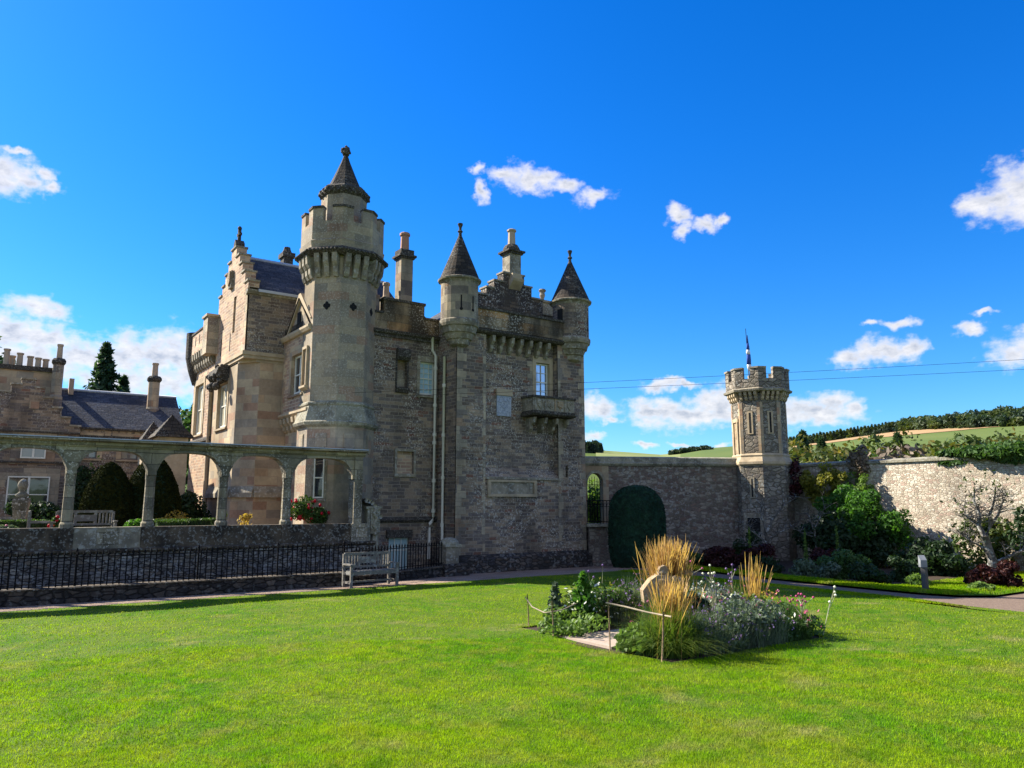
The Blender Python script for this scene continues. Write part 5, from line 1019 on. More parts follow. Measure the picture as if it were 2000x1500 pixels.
for k in range(6): a = .65 + k * .11; mb.tube([plK.P(a, 1.56, -.3), plK.P(a, 3.2 + .25 * math.sin((k + .5) / 6 * math.pi), -.3)], .012, 5)
for z in (1.62, 2.3, 3.1): mb.tube([plK.P(.6, z, -.3), plK.P(1.26, z, -.3)], .014, 5)
for k in range(18):
    rk = random.Random(k); a = rk.uniform(.68, 1.2); z = rk.uniform(1.7, 3.3); mb.tube([plK.P(a + .05 * math.cos(j), z + .05 * math.sin(j), -.3) for j in np.linspace(0, 5, 8)], .01, 4)
mb.build('gate_leaf', 'iron', IG)
# ================================================================ SUNLIT WALL
SW = thing('sunlit_garden_wall', (28.9, 8, 0), 'tall pale rubble garden wall in full sun on the right', 'wall')
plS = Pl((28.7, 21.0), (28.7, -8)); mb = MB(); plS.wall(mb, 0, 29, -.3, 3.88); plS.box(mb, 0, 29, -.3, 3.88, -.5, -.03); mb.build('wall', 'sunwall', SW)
mb = MB(); plS.prof(mb, 0, 29, [(-.56, 3.88), (.07, 3.88), (.07, 3.97), (-.25, 4.05), (-.56, 3.97)]); mb.build('coping', 'coping', SW)
# ================================================================ CORNER TOWER
CTx, CTy = 27.3, 20.55
CT = thing('corner_tower', (CTx, CTy, 0), 'small octagonal battlemented stone tower at the corner of the garden walls', 'tower')
rot0 = math.atan2(-.885, -.465)  # a face normal parallel to the garden wall's
vr = rot0 + math.pi / 8
M['ctower'] = mat_rubble('tower_rubble', 3.6, 6.0, [(0, (.17, .15, .12)), (.25, (.24, .21, .165)), (.5, (.15, .13, .11)), (.7, (.29, .25, .20)), (.87, (.20, .165, .13))], (.15, .13, .10), .6, (.38, .38, .35), .8, .25)
mb = MB(uvr=1.1, uvc=(CTx, CTy)); mb.lathe(CTx, CTy, [(1.16, -.3), (1.14, 3.9)], 8, rot=vr); mb.lathe(CTx, CTy, [(1.04, 4.2), (1.04, 6.9)], 8, rot=vr); mb.build('wall', 'ctower', CT)
mb = MB(); mb.lathe(CTx, CTy, [(1.14, 3.88), (1.2, 3.95), (1.2, 4.05), (1.08, 4.25), (1.1, 4.32), (1.04, 4.4)], 8, rot=vr); mb.build('string_course', 'mould', CT)
def ctp(r, k, w=.45, sh=0, dr=0):
    a = rot0 + k * math.pi / 4; n = Vector((math.cos(a), math.sin(a), 0)); tt = Vector((-n.y, n.x, 0)); c = Vector((CTx, CTy, 0)) + n * r + tt * sh; p0 = c - tt * w; p1 = c + tt * w; return Pl((p0.x, p0.y), (p1.x, p1.y))
q = MB()
for k in range(8):
    hw = 1.04 * math.tan(math.pi / 8); p = ctp(1.04, k, hw); z = 4.4
    while z < 6.5: p.box(q, 0, .12, z, z + .3, -.02, .012); p.box(q, 2 * hw - .12, 2 * hw, z, z + .3, -.02, .0125); z += .305
q.build('quoins', 'ashlar', CT)
for k in range(8):
    for j in (-1.5, -.5, .5, 1.5):
        c = MB(); corbel(c, ctp(1.04, k, .45, j * .21), .45, .11, 6.62, 6.98, .2); c.build('corbel', 'mould', CT)
mb = MB(); mb.lathe(CTx, CTy, [(1.2, 6.96), (1.3, 7.0), (1.32, 7.08), (1.24, 7.13)], 8, rot=vr); mb.build('string_course', 'mouldgrey', CT)
mb = MB(uvr=1.2, uvc=(CTx, CTy)); mb.lathe(CTx, CTy, [(1.22, 7.1), (1.22, 7.52)], 8, rot=vr, cap=False); mb.lathe(CTx, CTy, [(1.05, 7.52), (1.05, 7.1)], 8, rot=vr, cap=False); mb.lathe(CTx, CTy, [(1.05, 7.519), (1.22, 7.519)], 8, rot=vr, cap=False); mb.lathe(CTx, CTy, [(1.06, 6.95), (1.06, 7.15)], 8, rot=vr); mb.build('parapet', 'ctower', CT)
sd_ = 1.22 * math.tan(math.pi / 8)
for k in range(8):
    a = rot0 + k * math.pi / 4 + math.pi / 8; cs = 1.22 / math.cos(math.pi / 8); cv = Vector((CTx + cs * math.cos(a), CTy + cs * math.sin(a), 0)); n1 = Vector((math.cos(a - math.pi / 8), math.sin(a - math.pi / 8), 0)); n2 = Vector((math.cos(a + math.pi / 8), math.sin(a + math.pi / 8), 0))
    t1 = Vector((-n1.y, n1.x, 0)); t2 = Vector((-n2.y, n2.x, 0)); L = sd_ - .15; A_ = cv - t1 * L; B2 = cv + t2 * L; ci = Vector((CTx + 1.05 / math.cos(math.pi / 8) * math.cos(a), CTy + 1.05 / math.cos(math.pi / 8) * math.sin(a), 0))
    mm = MB(uvr=1.2, uvc=(CTx, CTy)); mm.prism([(A_.x, A_.y), (cv.x, cv.y), (B2.x, B2.y), ((B2 - n2 * .17).x, (B2 - n2 * .17).y), (ci.x, ci.y), ((A_ - n1 * .17).x, (A_ - n1 * .17).y)], 7.52, 7.95); o = mm.build('merlon', 'ctower', CT)
    F2 = lambda v: (CTx + (v.x - CTx) * 1.03, CTy + (v.y - CTy) * 1.03); cp = MB(); cp.prism([F2(A_), F2(cv), F2(B2), ((B2 - n2 * .18).x, (B2 - n2 * .18).y), (ci.x, ci.y), ((A_ - n1 * .18).x, (A_ - n1 * .18).y)], 7.95, 8.02); cp.build('merlon_coping', 'mouldgrey', o)
for k in (0, -1, 7):
    pass
for k in (0, -1):
    p = ctp(1.04, k, .3); mb = MB(); p.box(mb, .18, .42, 5.2, 6.15, 0, .03); o = mb.build('arrow_slit', 'mould', CT); mb = MB(); p.box(mb, .26, .34, 5.25, 6.1, .02, .036); mb.build('opening', 'dark', o)
p = ctp(1.04, -2, .3); mb = MB()
for b in ((.05, .13, 4.4, 5.75), (.47, .55, 4.4, 5.75), (.0, .6, 5.75, 5.9)): p.box(mb, *b, 0, .06)
o = mb.build('window_surround', 'mould', CT); mb = MB(); p.box(mb, .13, .47, 4.42, 5.75, 0, .015); mb.build('opening', 'carved', o)
p = ctp(1.15, -1, .45); mb = MB(); p.box(mb, .35, .55, 2.55, 3.4, 0, .03); o = mb.build('arrow_slit', 'mouldgrey', CT); mb = MB(); p.box(mb, .42, .48, 2.6, 3.35, .02, .036); mb.build('opening', 'dark', o)
mb = MB(); p.box(mb, .04, .18, -.2, 1.75, 0, .05); p.box(mb, .72, .86, -.2, 1.75, 0, .05); p.box(mb, .04, .86, 1.75, 1.95, 0, .052); o = mb.build('door_frame', 'mouldgrey', CT); mb = MB(); p.box(mb, .18, .72, -.2, 1.75, 0, .015); mb.build('door', 'dark', CT)
FP = thing('flagpole', (27.0, 20.7, 7.1), 'slim leaning pole rising from the corner tower', 'flagpole'); mb = MB(); mb.tube([(27.0, 20.7, 7.1), (26.93, 20.72, 9.9)], .025, 6, .012); mb.build('pole', 'postw', FP)
FG = thing('hanging_flag', (26.95, 20.7, 8.0), 'limp blue and white flag hanging on the tower flagpole', 'flag')
for (z0, z1, r0, r1, mt) in ((9.25, 9.6, .05, .02, 'flagblue'), (8.95, 9.25, .085, .05, 'flagblue'), (8.75, 8.95, .10, .085, 'flagwhite'), (8.3, 8.75, .11, .10, 'flagblue'), (8.02, 8.3, .06, .11, 'flagwhite')):
    mb = MB(); mb.lathe(27.0 - .07 * (z0 - 7.1) / 2.8 + .03, 20.69, [(r0, z0), ((r0 + r1) / 2 * 1.1, (z0 + z1) / 2), (r1, z1)], 7, smooth=True, sy=.6); mb.build('flag_cloth', mt, FG)
# ================================================================ WIRES
def wire(p, q_, sag, label):
    mb = MB(); pts = [Vector(p).lerp(Vector(q_), k / 40) - Vector((0, 0, sag * 4 * (k / 40) * (1 - k / 40))) for k in range(41)]; mb.tube(pts, .004, 4); o = mb.build('overhead_wire', 'iron', None); return tag(o, label, 'wire', 'overhead wires')
d_ = (Vector((20.47, 7.67, 5.91)) - Vector((8.89, 15.75, 5.07))); d2 = (Vector((20.44, 7.69, 5.635)) - Vector((9.19, 15.54, 4.935)))
wire(Vector((8.89, 15.75, 5.07)) - d_ * .15, Vector((20.47, 7.67, 5.91)) + d_ * 1.2, .15, 'upper of the two thin dark wires crossing before the mansion and tower')
wire(Vector((9.19, 15.54, 4.935)) - d2 * .1, Vector((20.44, 7.69, 5.635)) + d2 * 1.2, .12, 'lower of the two thin dark wires crossing before the mansion and tower')
# ================================================================ FLOWER BED
sheet('flower_bed_soil', [(8.3, 8.0), (12.3, 8.0), (12.3, 12.0), (8.3, 12.0)], .015, 'soil')
pv = thing('paving_slab', (9.1, 10.0, .03), 'pinkish stone slab at the open corner of the flower bed', 'paving'); mb = MB(); mb.box(8.5, 9.9, 9.42, 10.65, .0, .055); mb.build('slab', 'flag', pv)
pv = thing('pond_stone', (10.0, 10.3, .03), 'small pale flat stone deeper inside the flower bed', 'paving'); mb = MB(); mb.lathe(9.95, 10.15, [(.3, .02), (.3, .07), (.26, .09)], 9); mb.build('slab', 'coping', pv)
def lump(name, loc, cat, label, mat, n, R, leaf, seed, group=None, nb=14, br=.42, extra=None, up=0):
    o = thing(name, loc, label, cat, group); me = crown_mesh('foliage', n, R, leaf, seed, R[2] * .75, nb=nb, br=br, fill=.35, lo=-.6); put('foliage', me, mat, o)
    rng = np.random.default_rng(seed + 500)
    for (em, en, es, zt) in (extra or []):
        P, N = crown_pts(en, R, rng, nb=nb, br=br, fill=0, lo=-.2); P = P[P[:, 2] > -R[2] * .1]; P = P * 1.06; P[:, 2] += R[2] * .75 + zt; V, F = cards(P, es, rng); put('flowers', npmesh('flowers', V, F, 4), em, o)
    return o
lump('leafy_plant', (8.95, 8.95, 0), 'plant', 'bright broad-leaved plant at the near left corner of the bed', 'lime', 1900, (.6, .55, .30), .09, 11)
lump('leafy_plant', (8.9, 11.0, 0), 'plant', 'low dark green plant behind the slab at the left corner of the bed', 'lime', 1300, (.5, .75, .30), .06, 12)
lump('lavender_mound', (9.8, 8.65, 0), 'shrub', 'grey-green lavender mound nearest the camera, beside the front grass clump', 'grey', 5200, (.7, .6, .34), .05, 13, 'lavender mounds', extra=[('purple', 110, .03, .05)])
lump('lavender_mound', (10.7, 8.6, 0), 'shrub', 'middle grey lavender mound along the near edge of the bed', 'grey', 5200, (.75, .6, .38), .05, 14, 'lavender mounds', extra=[('purple', 120, .03, .05), ('pinkflower', 25, .045, .1)])
lump('flowering_mound', (11.6, 8.6, 0), 'shrub', 'green mound with pink flowers at the right end of the bed', 'mid', 4200, (.7, .6, .34), .055, 15, extra=[('pinkflower', 60, .05, .1), ('whitefl', 120, .04, .1)])
lump('flowering_mound', (11.2, 9.7, 0), 'shrub', 'pale white-flowered mound in the middle right of the bed', 'grey', 4200, (1.0, .8, .40), .045, 16, extra=[('whitefl', 420, .04, .05), ('pinkflower', 60, .045, .15)])
lump('flowering_mound', (11.4, 11.2, 0), 'shrub', 'grey-green mound with purple flowers at the back of the bed', 'grey', 3600, (1.1, .65, .38), .05, 17, extra=[('purple', 200, .04, .1), ('pinkflower', 60, .045, .1), ('whitefl', 100, .04, .1)])
lump('leafy_plant', (9.9, 11.4, 0), 'plant', 'green bushy plant left of the carved stone', 'mid', 3200, (.95, .45, .46), .055, 18, extra=[('gold', 220, .04, .0)])
lump('leafy_plant', (10.3, 9.5, 0), 'plant', 'dark green plant behind the front grass clump', 'darkgreen', 3000, (.6, .5, .50), .06, 19, extra=[('whitefl', 60, .04, .1), ('redvine', 120, .05, .1)])
def tufts(loc, label, seed, n, h, sp, R, mat, head, hn, group=None, width=.0042):
    rng = np.random.default_rng(seed); o = thing('lavender_mound' if head == 'purple' else 'flowering_mound', loc, label, 'shrub', group)
    a = rng.uniform(0, 6.283, n); q = np.sqrt(rng.uniform(0, 1, n)); b = np.stack([R[0] * q * np.cos(a), R[1] * q * np.sin(a), np.zeros(n)], 1); hh = h * rng.uniform(.55, 1.1, n) * (1.15 - .55 * q * q); me = strand_mesh('stems', b, hh, rng.uniform(.1, 1, n) * sp, width, rng, droop=.25, seg=4, tipw=.5); put('stems', me, mat, o)
    V = np.empty(len(me.vertices) * 3); me.vertices.foreach_get('co', V); T_ = V.reshape(n, -1, 3)[:, -1]; k = rng.choice(n, hn, replace=False); P = np.repeat(T_[k], 3, 0) + rng.normal(0, .018, (hn * 3, 3)); V, F = cards(P, .028, rng); put('flowers', npmesh('flowers', V, F, 4), head, o); return o
def spire_plant(loc, h, w_, seed, label, mat='shrub', heads=None, n=900):
    rng = np.random.default_rng(seed); o = thing('tall_plant', loc, label, 'plant'); z = rng.uniform(0, 1, n) ** 1.2; a = rng.uniform(0, 6.283, n); r = w_ * (1.05 - z) ** .8 * rng.uniform(.1, 1.1, n) * (.6 + .5 * np.sin(a * 2 + z * 9) ** 2); P = np.stack([r * np.cos(a), r * np.sin(a), z * h], 1); V, F = cards(P, .06, rng, up=.3); put('foliage', npmesh('foliage', V, F, 4), mat, o)
    if heads: P = np.stack([rng.normal(0, w_ * .6, 40), rng.normal(0, w_ * .6, 40), rng.uniform(.3, .8, 40) * h], 1); V, F = cards(P, .05, rng); put('flowers', npmesh('flowers', V, F, 4), heads, o)
    return o
spire_plant((9.35, 11.1, .1), .95, .34, 31, 'tall leafy spire with white daisies at the left of the bed', heads='whitefl', n=1500); spire_plant((9.0, 11.5, .1), .75, .26, 32, 'shorter leafy stem just left of the daisy spire', 'grey', n=700)
def grass_clump(loc, label, nb, hb, ns, hs, r0, sp, seed, headw=.9):
    rng = np.random.default_rng(seed); o = thing('ornamental_grass', loc, label, 'ornamental grass', 'feather reed grass clumps')
    b = np.stack([rng.normal(0, r0, nb), rng.normal(0, r0, nb), np.zeros(nb)], 1); put('blades', strand_mesh('blades', b, rng.uniform(.5, 1.1, nb) * hb, rng.uniform(.05, 1.3, nb) * sp * 2.2, .0065, rng, droop=.75, seg=5), 'reed', o)
    b = np.stack([rng.normal(0, r0 * .8, ns), rng.normal(0, r0 * .8, ns), np.zeros(ns)], 1); put('stems', strand_mesh('stems', b, rng.uniform(.68, 1.05, ns) * hs, rng.uniform(.05, 1.0, ns) * sp, .0085, rng, droop=.12, seg=9, headw=headw, lean=(.04, -.03)), 'straw', o); return o
grass_clump((11.05, 10.6, 0), 'tallest golden grass clump at the back of the bed behind the carved stone', 1300, 1.1, 700, 1.68, .17, .50, 41)
grass_clump((9.0, 8.6, 0), 'golden grass clump with long green blades at the near corner of the bed', 2300, .98, 230, 1.25, .15, .38, 42)
grass_clump((12.0, 9.35, 0), 'slender golden grass clump at the right side of the bed', 600, .7, 60, 1.40, .10, .28, 43)
lump('flowering_mound', (12.0, 9.0, 0), 'shrub', 'yellow-green mound around the foot of the right grass clump', 'lime', 2600, (.55, .5, .42), .05, 20, extra=[('pinkflower', 50, .045, .1), ('amber', 240, .04, 0)])
def stem_flower(x, y, h, dx, dy, n, seed, label, head='purple', mat='silver'):
    rk = random.Random(seed); o = thing('wiry_flower', (x, y, 0), label, 'flower', 'wiry flower stems in the bed'); mb = MB(); tips = []
    mb.tube([(x, y, 0), (x + dx * .5, y + dy * .5, h * .55), (x + dx, y + dy, h)], .007, 4); tips.append((x + dx, y + dy, h))
    for k in range(n):
        z = h * rk.uniform(.45, .8); ex_, ey, ez = rk.uniform(-.16, .16), rk.uniform(-.16, .16), rk.uniform(.1, .25); b0 = (x + dx * z / h, y + dy * z / h, z); t1 = (b0[0] + ex_, b0[1] + ey, z + ez); mb.tube([b0, t1], .005, 4); tips.append(t1)
    mb.build('stem', mat, o)
    for tt_ in tips: f = MB(); f.ball(tt_, .022, 6, 4, .2); f.build('flower_head', head, o)
    return o
for i, (l_, lb, n, h, sp, R_, mt, hd, hn) in enumerate([((9.85, 8.6, 0), 'tangled lavender stems over the mound beside the front grass clump', 1700, .66, .24, (.75, .55), 'grey', 'purple', 90), ((10.75, 8.55, 0), 'tangled lavender stems over the middle mound of the near edge', 1800, .70, .26, (.8, .55), 'grey', 'purple', 90), ((11.7, 8.7, 0), 'loose stems with pink heads at the right end of the bed', 1500, .68, .3, (.65, .6), 'mid', 'pinkflower', 40), ((11.2, 9.8, 0), 'pale seed stems in the middle right of the bed', 1900, .82, .32, (.95, .6), 'silver', 'whitefl', 300), ((10.9, 11.3, 0), 'grey stems with violet heads at the back of the bed', 1300, .85, .25, (1.1, .5), 'grey', 'purple', 200), ((9.7, 11.4, 0), 'reddish and green stems left of the carved stone', 1100, .75, .25, (.8, .35), 'olive', 'whitefl', 80), ((10.1, 9.7, 0), 'dark stems with small heads around the foot of the carved stone', 1100, .78, .25, (.5, .5), 'mid', 'pinkflower', 60), ((11.9, 9.9, 0), 'yellowish fine stems round the slender grass clump', 1400, .80, .3, (.5, .6), 'reed', 'pinkflower', 60)]): tufts(l_, lb, 600 + i, n, h, sp, R_, mt, hd, hn)
for i, (x, y, h, dx, dy, n, hd, lb) in enumerate([(10.1, 11.7, 1.0, -.1, 0, 3, 'purple', 'wiry pale stems left of the carved stone at the back'), (10.4, 11.8, 1.08, .15, .1, 0, 'purple', 'single thin stem leaning right, left of the carved stone'), (12.2, 10.9, 1.15, -.15, 0, 1, 'pinkflower', 'leaning stem with a pink head right of the tallest grass'), (12.1, 10.4, 1.1, .0, .05, 7, 'whitefl', 'branching silver stem with pale heads behind the white mound'), (12.3, 10.1, 1.12, .05, 0, 9, 'purple', 'branching silver stem with violet heads beside the right grass clump'), (11.9, 8.3, .75, .05, 0, 10, 'pinkflower', 'pale branching stem at the right corner of the bed'), (12.35, 8.2, .85, .3, -.1, 3, 'whitefl', 'outermost pale stem leaning over the lawn at the right'), (11.7, 10.0, .95, 0, 0, 6, 'purple', 'silver stem in the middle of the white mound')]): stem_flower(x, y, h, dx, dy, n, i, lb, hd)
# stakes and branch rails
def stake(x, y, h, dx, dy, label, mat='stick', r=.012):
    mb = MB(); mb.tube([(x, y, 0), (x + dx * .5 + .008, y + dy * .5, h * .5), (x + dx, y + dy, h)], r, 6, r * .75); return tag(mb.build('wooden_stake', mat, None), label, 'stake', 'stakes round the flower bed')
stake(8.72, 11.95, .62, -.02, .02, 'leftmost stake at the far left corner of the bed'); stake(8.45, 10.85, .62, -.03, 0, 'stake at the left end of the slab'); stake(9.5, 11.2, .6, .02, 0, 'stake standing among the plants left of the bed opening'); stake(8.42, 9.36, .80, -.0, .02, 'tallest dark stake at the right end of the slab'); stake(8.38, 8.2, .72, .16, .10, 'brown stake leaning at the near corner of the bed', 'stick', .016)
def rail_(pts, label, r=.012): mb = MB(); mb.tube(pts, r, 6, r * .8); return tag(mb.build('branch_rail', 'polest', None), label, 'branch rail', 'bare branches tied between stakes')
rail_([(8.68, 12.0, .56), (8.62, 11.7, .42), (8.52, 11.2, .38), (8.42, 10.85, .44), (8.7, 10.9, .45), (9.1, 11.05, .5), (9.5, 11.2, .56)], 'sagging pale branch between the left stakes of the bed')
rail_([(8.41, 9.42, .74), (8.44, 9.0, .72), (8.5, 8.6, .68), (8.56, 8.16, .66)], 'straight pale pole from the tall stake to the near corner', .016)
# carved stone on the bed
CS = thing('carved_stone', (10.35, 10.6, 0), 'weathered carved sandstone fragment with a sloping beak-like block among the grasses', 'carved stone')
dR = Vector((.82, -.572, 0)); base = Vector((10.35, 10.6, 0)) + dR * .40
def cpt(a, z, b=0): v = base + dR * a + Vector((.572, .82, 0)) * b; return (v.x, v.y, z)
mb = MB()
for (poly, b0, b1) in ([(-.38, .50), (-.05, .42), (.02, .45), (.02, .99), (-.12, 1.0), (-.26, .90), (-.40, .72)], -.17, .17), ([(-.02, .0), (.42, .0), (.44, .5), (.36, .80), (.20, .92), (-.02, .98)], -.2, .2), ([(-.09, .90), (.08, .90), (.09, 1.02), (.10, 1.10), (.03, 1.17), (-.05, 1.14), (-.09, 1.05)], -.09, .10):
    n_ = len(poly); mb.add([cpt(a, z, b0) for a, z in poly] + [cpt(a, z, b1) for a, z in poly], [tuple(range(n_)), tuple(reversed(range(n_, 2 * n_)))] + [(i, n_ + i, n_ + (i + 1) % n_, (i + 1) % n_) for i in range(n_)])
for k in range(10): rk = random.Random(k + 60); mb.ball(cpt(rk.uniform(-.08, .08), rk.uniform(.9, 1.12), rk.uniform(-.09, -.02)), rk.uniform(.03, .055), 7, 5, .25, seed=k)
for k in range(12): rk = random.Random(k + 9); mb.ball(cpt(rk.uniform(-.1, .33), rk.uniform(.6, 1.0), rk.uniform(-.2, -.1)), rk.uniform(.05, .10), 7, 5, .15, seed=k)
o = mb.build('carved_block', 'carved', CS); md = o.modifiers.new('b', 'BEVEL'); md.width = .035; md.segments = 3
# ================================================================ ROSES AND TERRACE PLANTS
def rosebush(loc, R, n, seed, label, fl=30, mat='mid', flm='redflower', leaf=.055, fs=.09, nb=12):
    o = thing('rose_bush', loc, label, 'rose bush', 'roses behind the arcade'); put('foliage', crown_mesh('foliage', n, R, leaf, seed, R[2], nb=nb, br=.42, fill=.3, lo=-.7), mat, o); rng = np.random.default_rng(seed)
    P, N = crown_pts(fl, R, rng, nb=nb, br=.45, fill=0, lo=0); P = P * 1.05; P[:, 2] += R[2]; Vv = []
    mb = MB()
    for i, p in enumerate(P): mb.ball(p, fs * .5, 6, 5, .2, seed=i)
    f = mb.build('flowers', flm, None); f.parent = o
    mb = MB(); mb.tube([(0, 0, -.2), (.03, 0, R[2] * .9)], .02, 5); s = mb.build('stem', 'darkbark', None); s.parent = o; return o
rosebush((8.95, 24.35, 1.42), (.74, .4, .62), 3400, 51, 'large rose bush with red blooms behind the last arch by the tower', 44, 'hedge', leaf=.06, fs=.11)
rosebush((6.3, 24.6, 1.55), (.12, .12, .28), 240, 52, 'thin rose with yellowing leaves right of the third full column', 3, 'lime', 'amber', .05, .05, 6)
rosebush((7.0, 24.9, 1.5), (.26, .2, .26), 420, 53, 'small reddish rose in the middle of the fourth arch', 8, 'amber', 'darkred', .05, .06, 8)
rosebush((1.9, 24.2, 1.45), (.3, .25, .26), 800, 54, 'rose bush left of the first full column with pink blooms', 6, 'mid', 'redflower', .05, .1, 8)
rosebush((.55, 24.4, 1.4), (.5, .3, .22), 1000, 55, 'low rose bush at the left edge of the terrace', 8, 'grey', 'pinkflower', .05, .07, 8)
lump('low_shrub', (3.75, 24.6, 1.3), 'shrub', 'bright green ball shrub right of the terrace bench', 'shrub', 1500, (.35, .25, .32), .05, 56)
lump('low_shrub', (5.35, 27.2, 1.3), 'shrub', 'yellow-flowered shrub beside the taller egg yew', 'amber', 1300, (.7, .4, .45), .06, 57)
lump('low_shrub', (6.2, 26.6, 1.3), 'shrub', 'pale green shrub left of the canted bay', 'lime', 900, (.4, .3, .4), .06, 58)
lump('dark_bush', (6.6, 31.0, 1.2), 'bush', 'dark green bush between the egg yew and the canted bay', 'darkgreen', 4000, (.9, .9, 1.1), .09, 59)
lump('dark_bush', (1.9, 33.5, 1.2), 'bush', 'dark bush under the wing window behind the stone bust', 'darkgreen', 4000, (1.2, .7, .8), .09, 60)
lump('climbing_shrub', (4.0, 36.9, 1.2), 'climber', 'dark climber with lime tips coloured as if sunlit on the wing behind the egg yews', 'darkgreen', 5000, (1.0, .5, 1.6), .10, 61, extra=[('lime', 300, .09, .1)])  # lime leaf cards put sunlight into the colour of the tips
def boxhedge(x0, x1, y0, y1, h, seed, label):
    rng = np.random.default_rng(seed); o = thing('box_hedge', ((x0 + x1) / 2, (y0 + y1) / 2, TERR), label, 'hedge', 'clipped box hedges on the terrace'); mb = MB(); mb.box(x0 + .03, x1 - .03, y0 + .03, y1 - .03, TERR, TERR + h - .03); mb.build('inner_growth', 'darkgreen', o)
    n = int(((x1 - x0) * h * 2 + (x1 - x0) * (y1 - y0)) * 1100); P = np.stack([rng.uniform(x0, x1, n), rng.uniform(y0, y1, n), rng.uniform(TERR, TERR + h, n)], 1); f = rng.uniform(0, 1, n); P[f < .4, 1] = y0; P[f > .6, 2] = TERR + h
    V, F = cards(P + rng.normal(0, .012, P.shape), .04, rng); V = V - np.array(wloc(o)); put('foliage', npmesh('foliage', V, F, 4), 'hedge', o)
boxhedge(4.0, 6.2, 25.7, 26.1, .62, 71, 'box hedge behind the third arch'); boxhedge(5.0, 7.0, 27.8, 28.2, .6, 72, 'box hedge left of the canted bay'); boxhedge(-1, 1.9, 26.6, 27, .62, 73, 'long box hedge left on the terrace'); boxhedge(4.4, 5.3, 24.6, 25.0, .6, 74, 'short box hedge beside the bright ball shrub')
# ================================================================ BORDER AND TREES BY THE SUNLIT WALL
def limb_tree(name, loc, label, mat, spec, twigs=None, seed=0, cat='tree', leafm=None, group=None):
    o = thing(name, loc, label, cat, group); mb = MB(); L0 = Vector(loc)
    for pts, r0, r1 in spec: mb.tube([tuple(L0 + Vector(p)) for p in pts], r0, 8, r1)
    t_ = mb.build('trunk', mat, o); rk = random.Random(seed)
    if twigs:
        k0 = 0
        mb = MB()
        for pts, r0, r1 in spec[1:]:
            for k in range(twigs):
                u = rk.uniform(.25, 1); i = min(int(u * (len(pts) - 1)), len(pts) - 2); p = L0 + Vector(pts[i]).lerp(Vector(pts[i + 1]), u * (len(pts) - 1) - i); d = Vector((rk.uniform(-1, 1), rk.uniform(-1, 1), rk.uniform(-.1, 1))).normalized() * rk.uniform(.25, .6)
                m_ = p + d * .5 + Vector((rk.uniform(-.06, .06),) * 3); mb.tube([tuple(p), tuple(m_), tuple(p + d)], .014, 4, .004)
                for j in range(3): e = Vector((rk.uniform(-1, 1), rk.uniform(-1, 1), rk.uniform(-.3, .8))).normalized() * .2; q_ = p + d * rk.uniform(.4, 1); mb.tube([tuple(q_), tuple(q_ + e)], .007, 3, .003)
        mb.build('branches', mat, o)
    if leafm:
        rng = np.random.default_rng(seed); n = leafm[1]; cs = np.array([p[-1] for p, a, b in spec[1:]]); i = rng.integers(0, len(cs), n); P = cs[i] + rng.normal(0, leafm[2], (n, 3)); V, F = cards(P, .07, rng); put('foliage', npmesh('foliage', V, F, 4), leafm[0], o)
    return o
# big lichened tree on the right (trunk at about 24, 10.3)
limb_tree('old_pear_tree', (23.97, 10.35, 0), 'old white-lichened tree with bare forked limbs at the right edge', 'bark',
 [([(0, 0, -.1), (-.04, .05, .35), (.03, .0, .7), (-.02, .08, 1.1), (-.08, .10, 1.4)], .15, .11), ([(-.07, .10, 1.35), (-.16, .2, 1.7), (-.10, .18, 2.05), (-.20, .25, 2.4), (-.16, .22, 2.75)], .085, .02), ([(-.05, .1, 1.35), (.06, -.02, 1.7), (.04, -.04, 2.0), (.16, -.14, 2.4), (.2, -.2, 2.8)], .075, .018), ([(.06, -.02, 1.7), (.2, -.2, 2.0), (.24, -.3, 2.3), (.36, -.4, 2.6)], .04, .012), ([(-.14, .18, 1.65), (-.35, .4, 1.9), (-.4, .5, 2.2)], .035, .01), ([(.0, .05, .6), (.22, -.4, .85), (.42, -.9, 1.15), (.62, -1.3, 1.6)], .055, .02), ([(-.02, .1, 1.0), (-.25, .4, 1.25), (-.42, .7, 1.55)], .035, .01), ([(-.1, .15, 1.5), (0.0, .3, 2.0), (.05, .35, 2.6)], .04, .012)], 22, 5, leafm=('olive', 220, .24))
limb_tree('espalier_pear', (23.9, 17.9, 0), 'pale gnarled bare tree in front of the corner tower doorway', 'bark', [([(0, 0, 0), (.03, 0, .8), (-.02, .05, 1.5)], .08, .05), ([(-.02, .05, 1.2), (.2, -.2, 1.8), (.5, -.5, 2.3), (.8, -.9, 2.6)], .05, .015), ([(0, 0, .9), (-.4, .3, 1.3), (-.9, .7, 1.7)], .04, .012), ([(0, 0, 1.3), (-.15, .1, 1.9), (.0, .1, 2.5)], .04, .012), ([(0, 0, 1.0), (.4, -.3, 1.3), (.8, -.7, 1.5)], .035, .01), ([(0, 0, .5), (-.3, .3, .8), (-.7, .6, .9)], .03, .01)], 16, 6)
limb_tree('espalier_pear', (25.6, 17.0, 0), 'slender pale forked tree under the big green shrub', 'bark', [([(0, 0, 0), (-.05, 0, .9), (-.12, .0, 1.5)], .06, .04), ([(-.1, 0, 1.3), (-.2, .1, 1.8), (-.25, .15, 2.3)], .035, .012), ([(-.1, 0, 1.4), (.15, -.15, 1.9), (.3, -.3, 2.3)], .03, .01), ([(-.05, 0, 1.1), (-.35, .25, 1.2), (-.6, .5, 1.4)], .025, .01)], 8, 7)
lump('green_wall_shrub', (27.2, 16.2, .1), 'shrub', 'large bright green feathery shrub against the sunlit wall', 'shrub', 26000, (1.5, 2.1, 1.85), .085, 81, nb=80, br=.2)
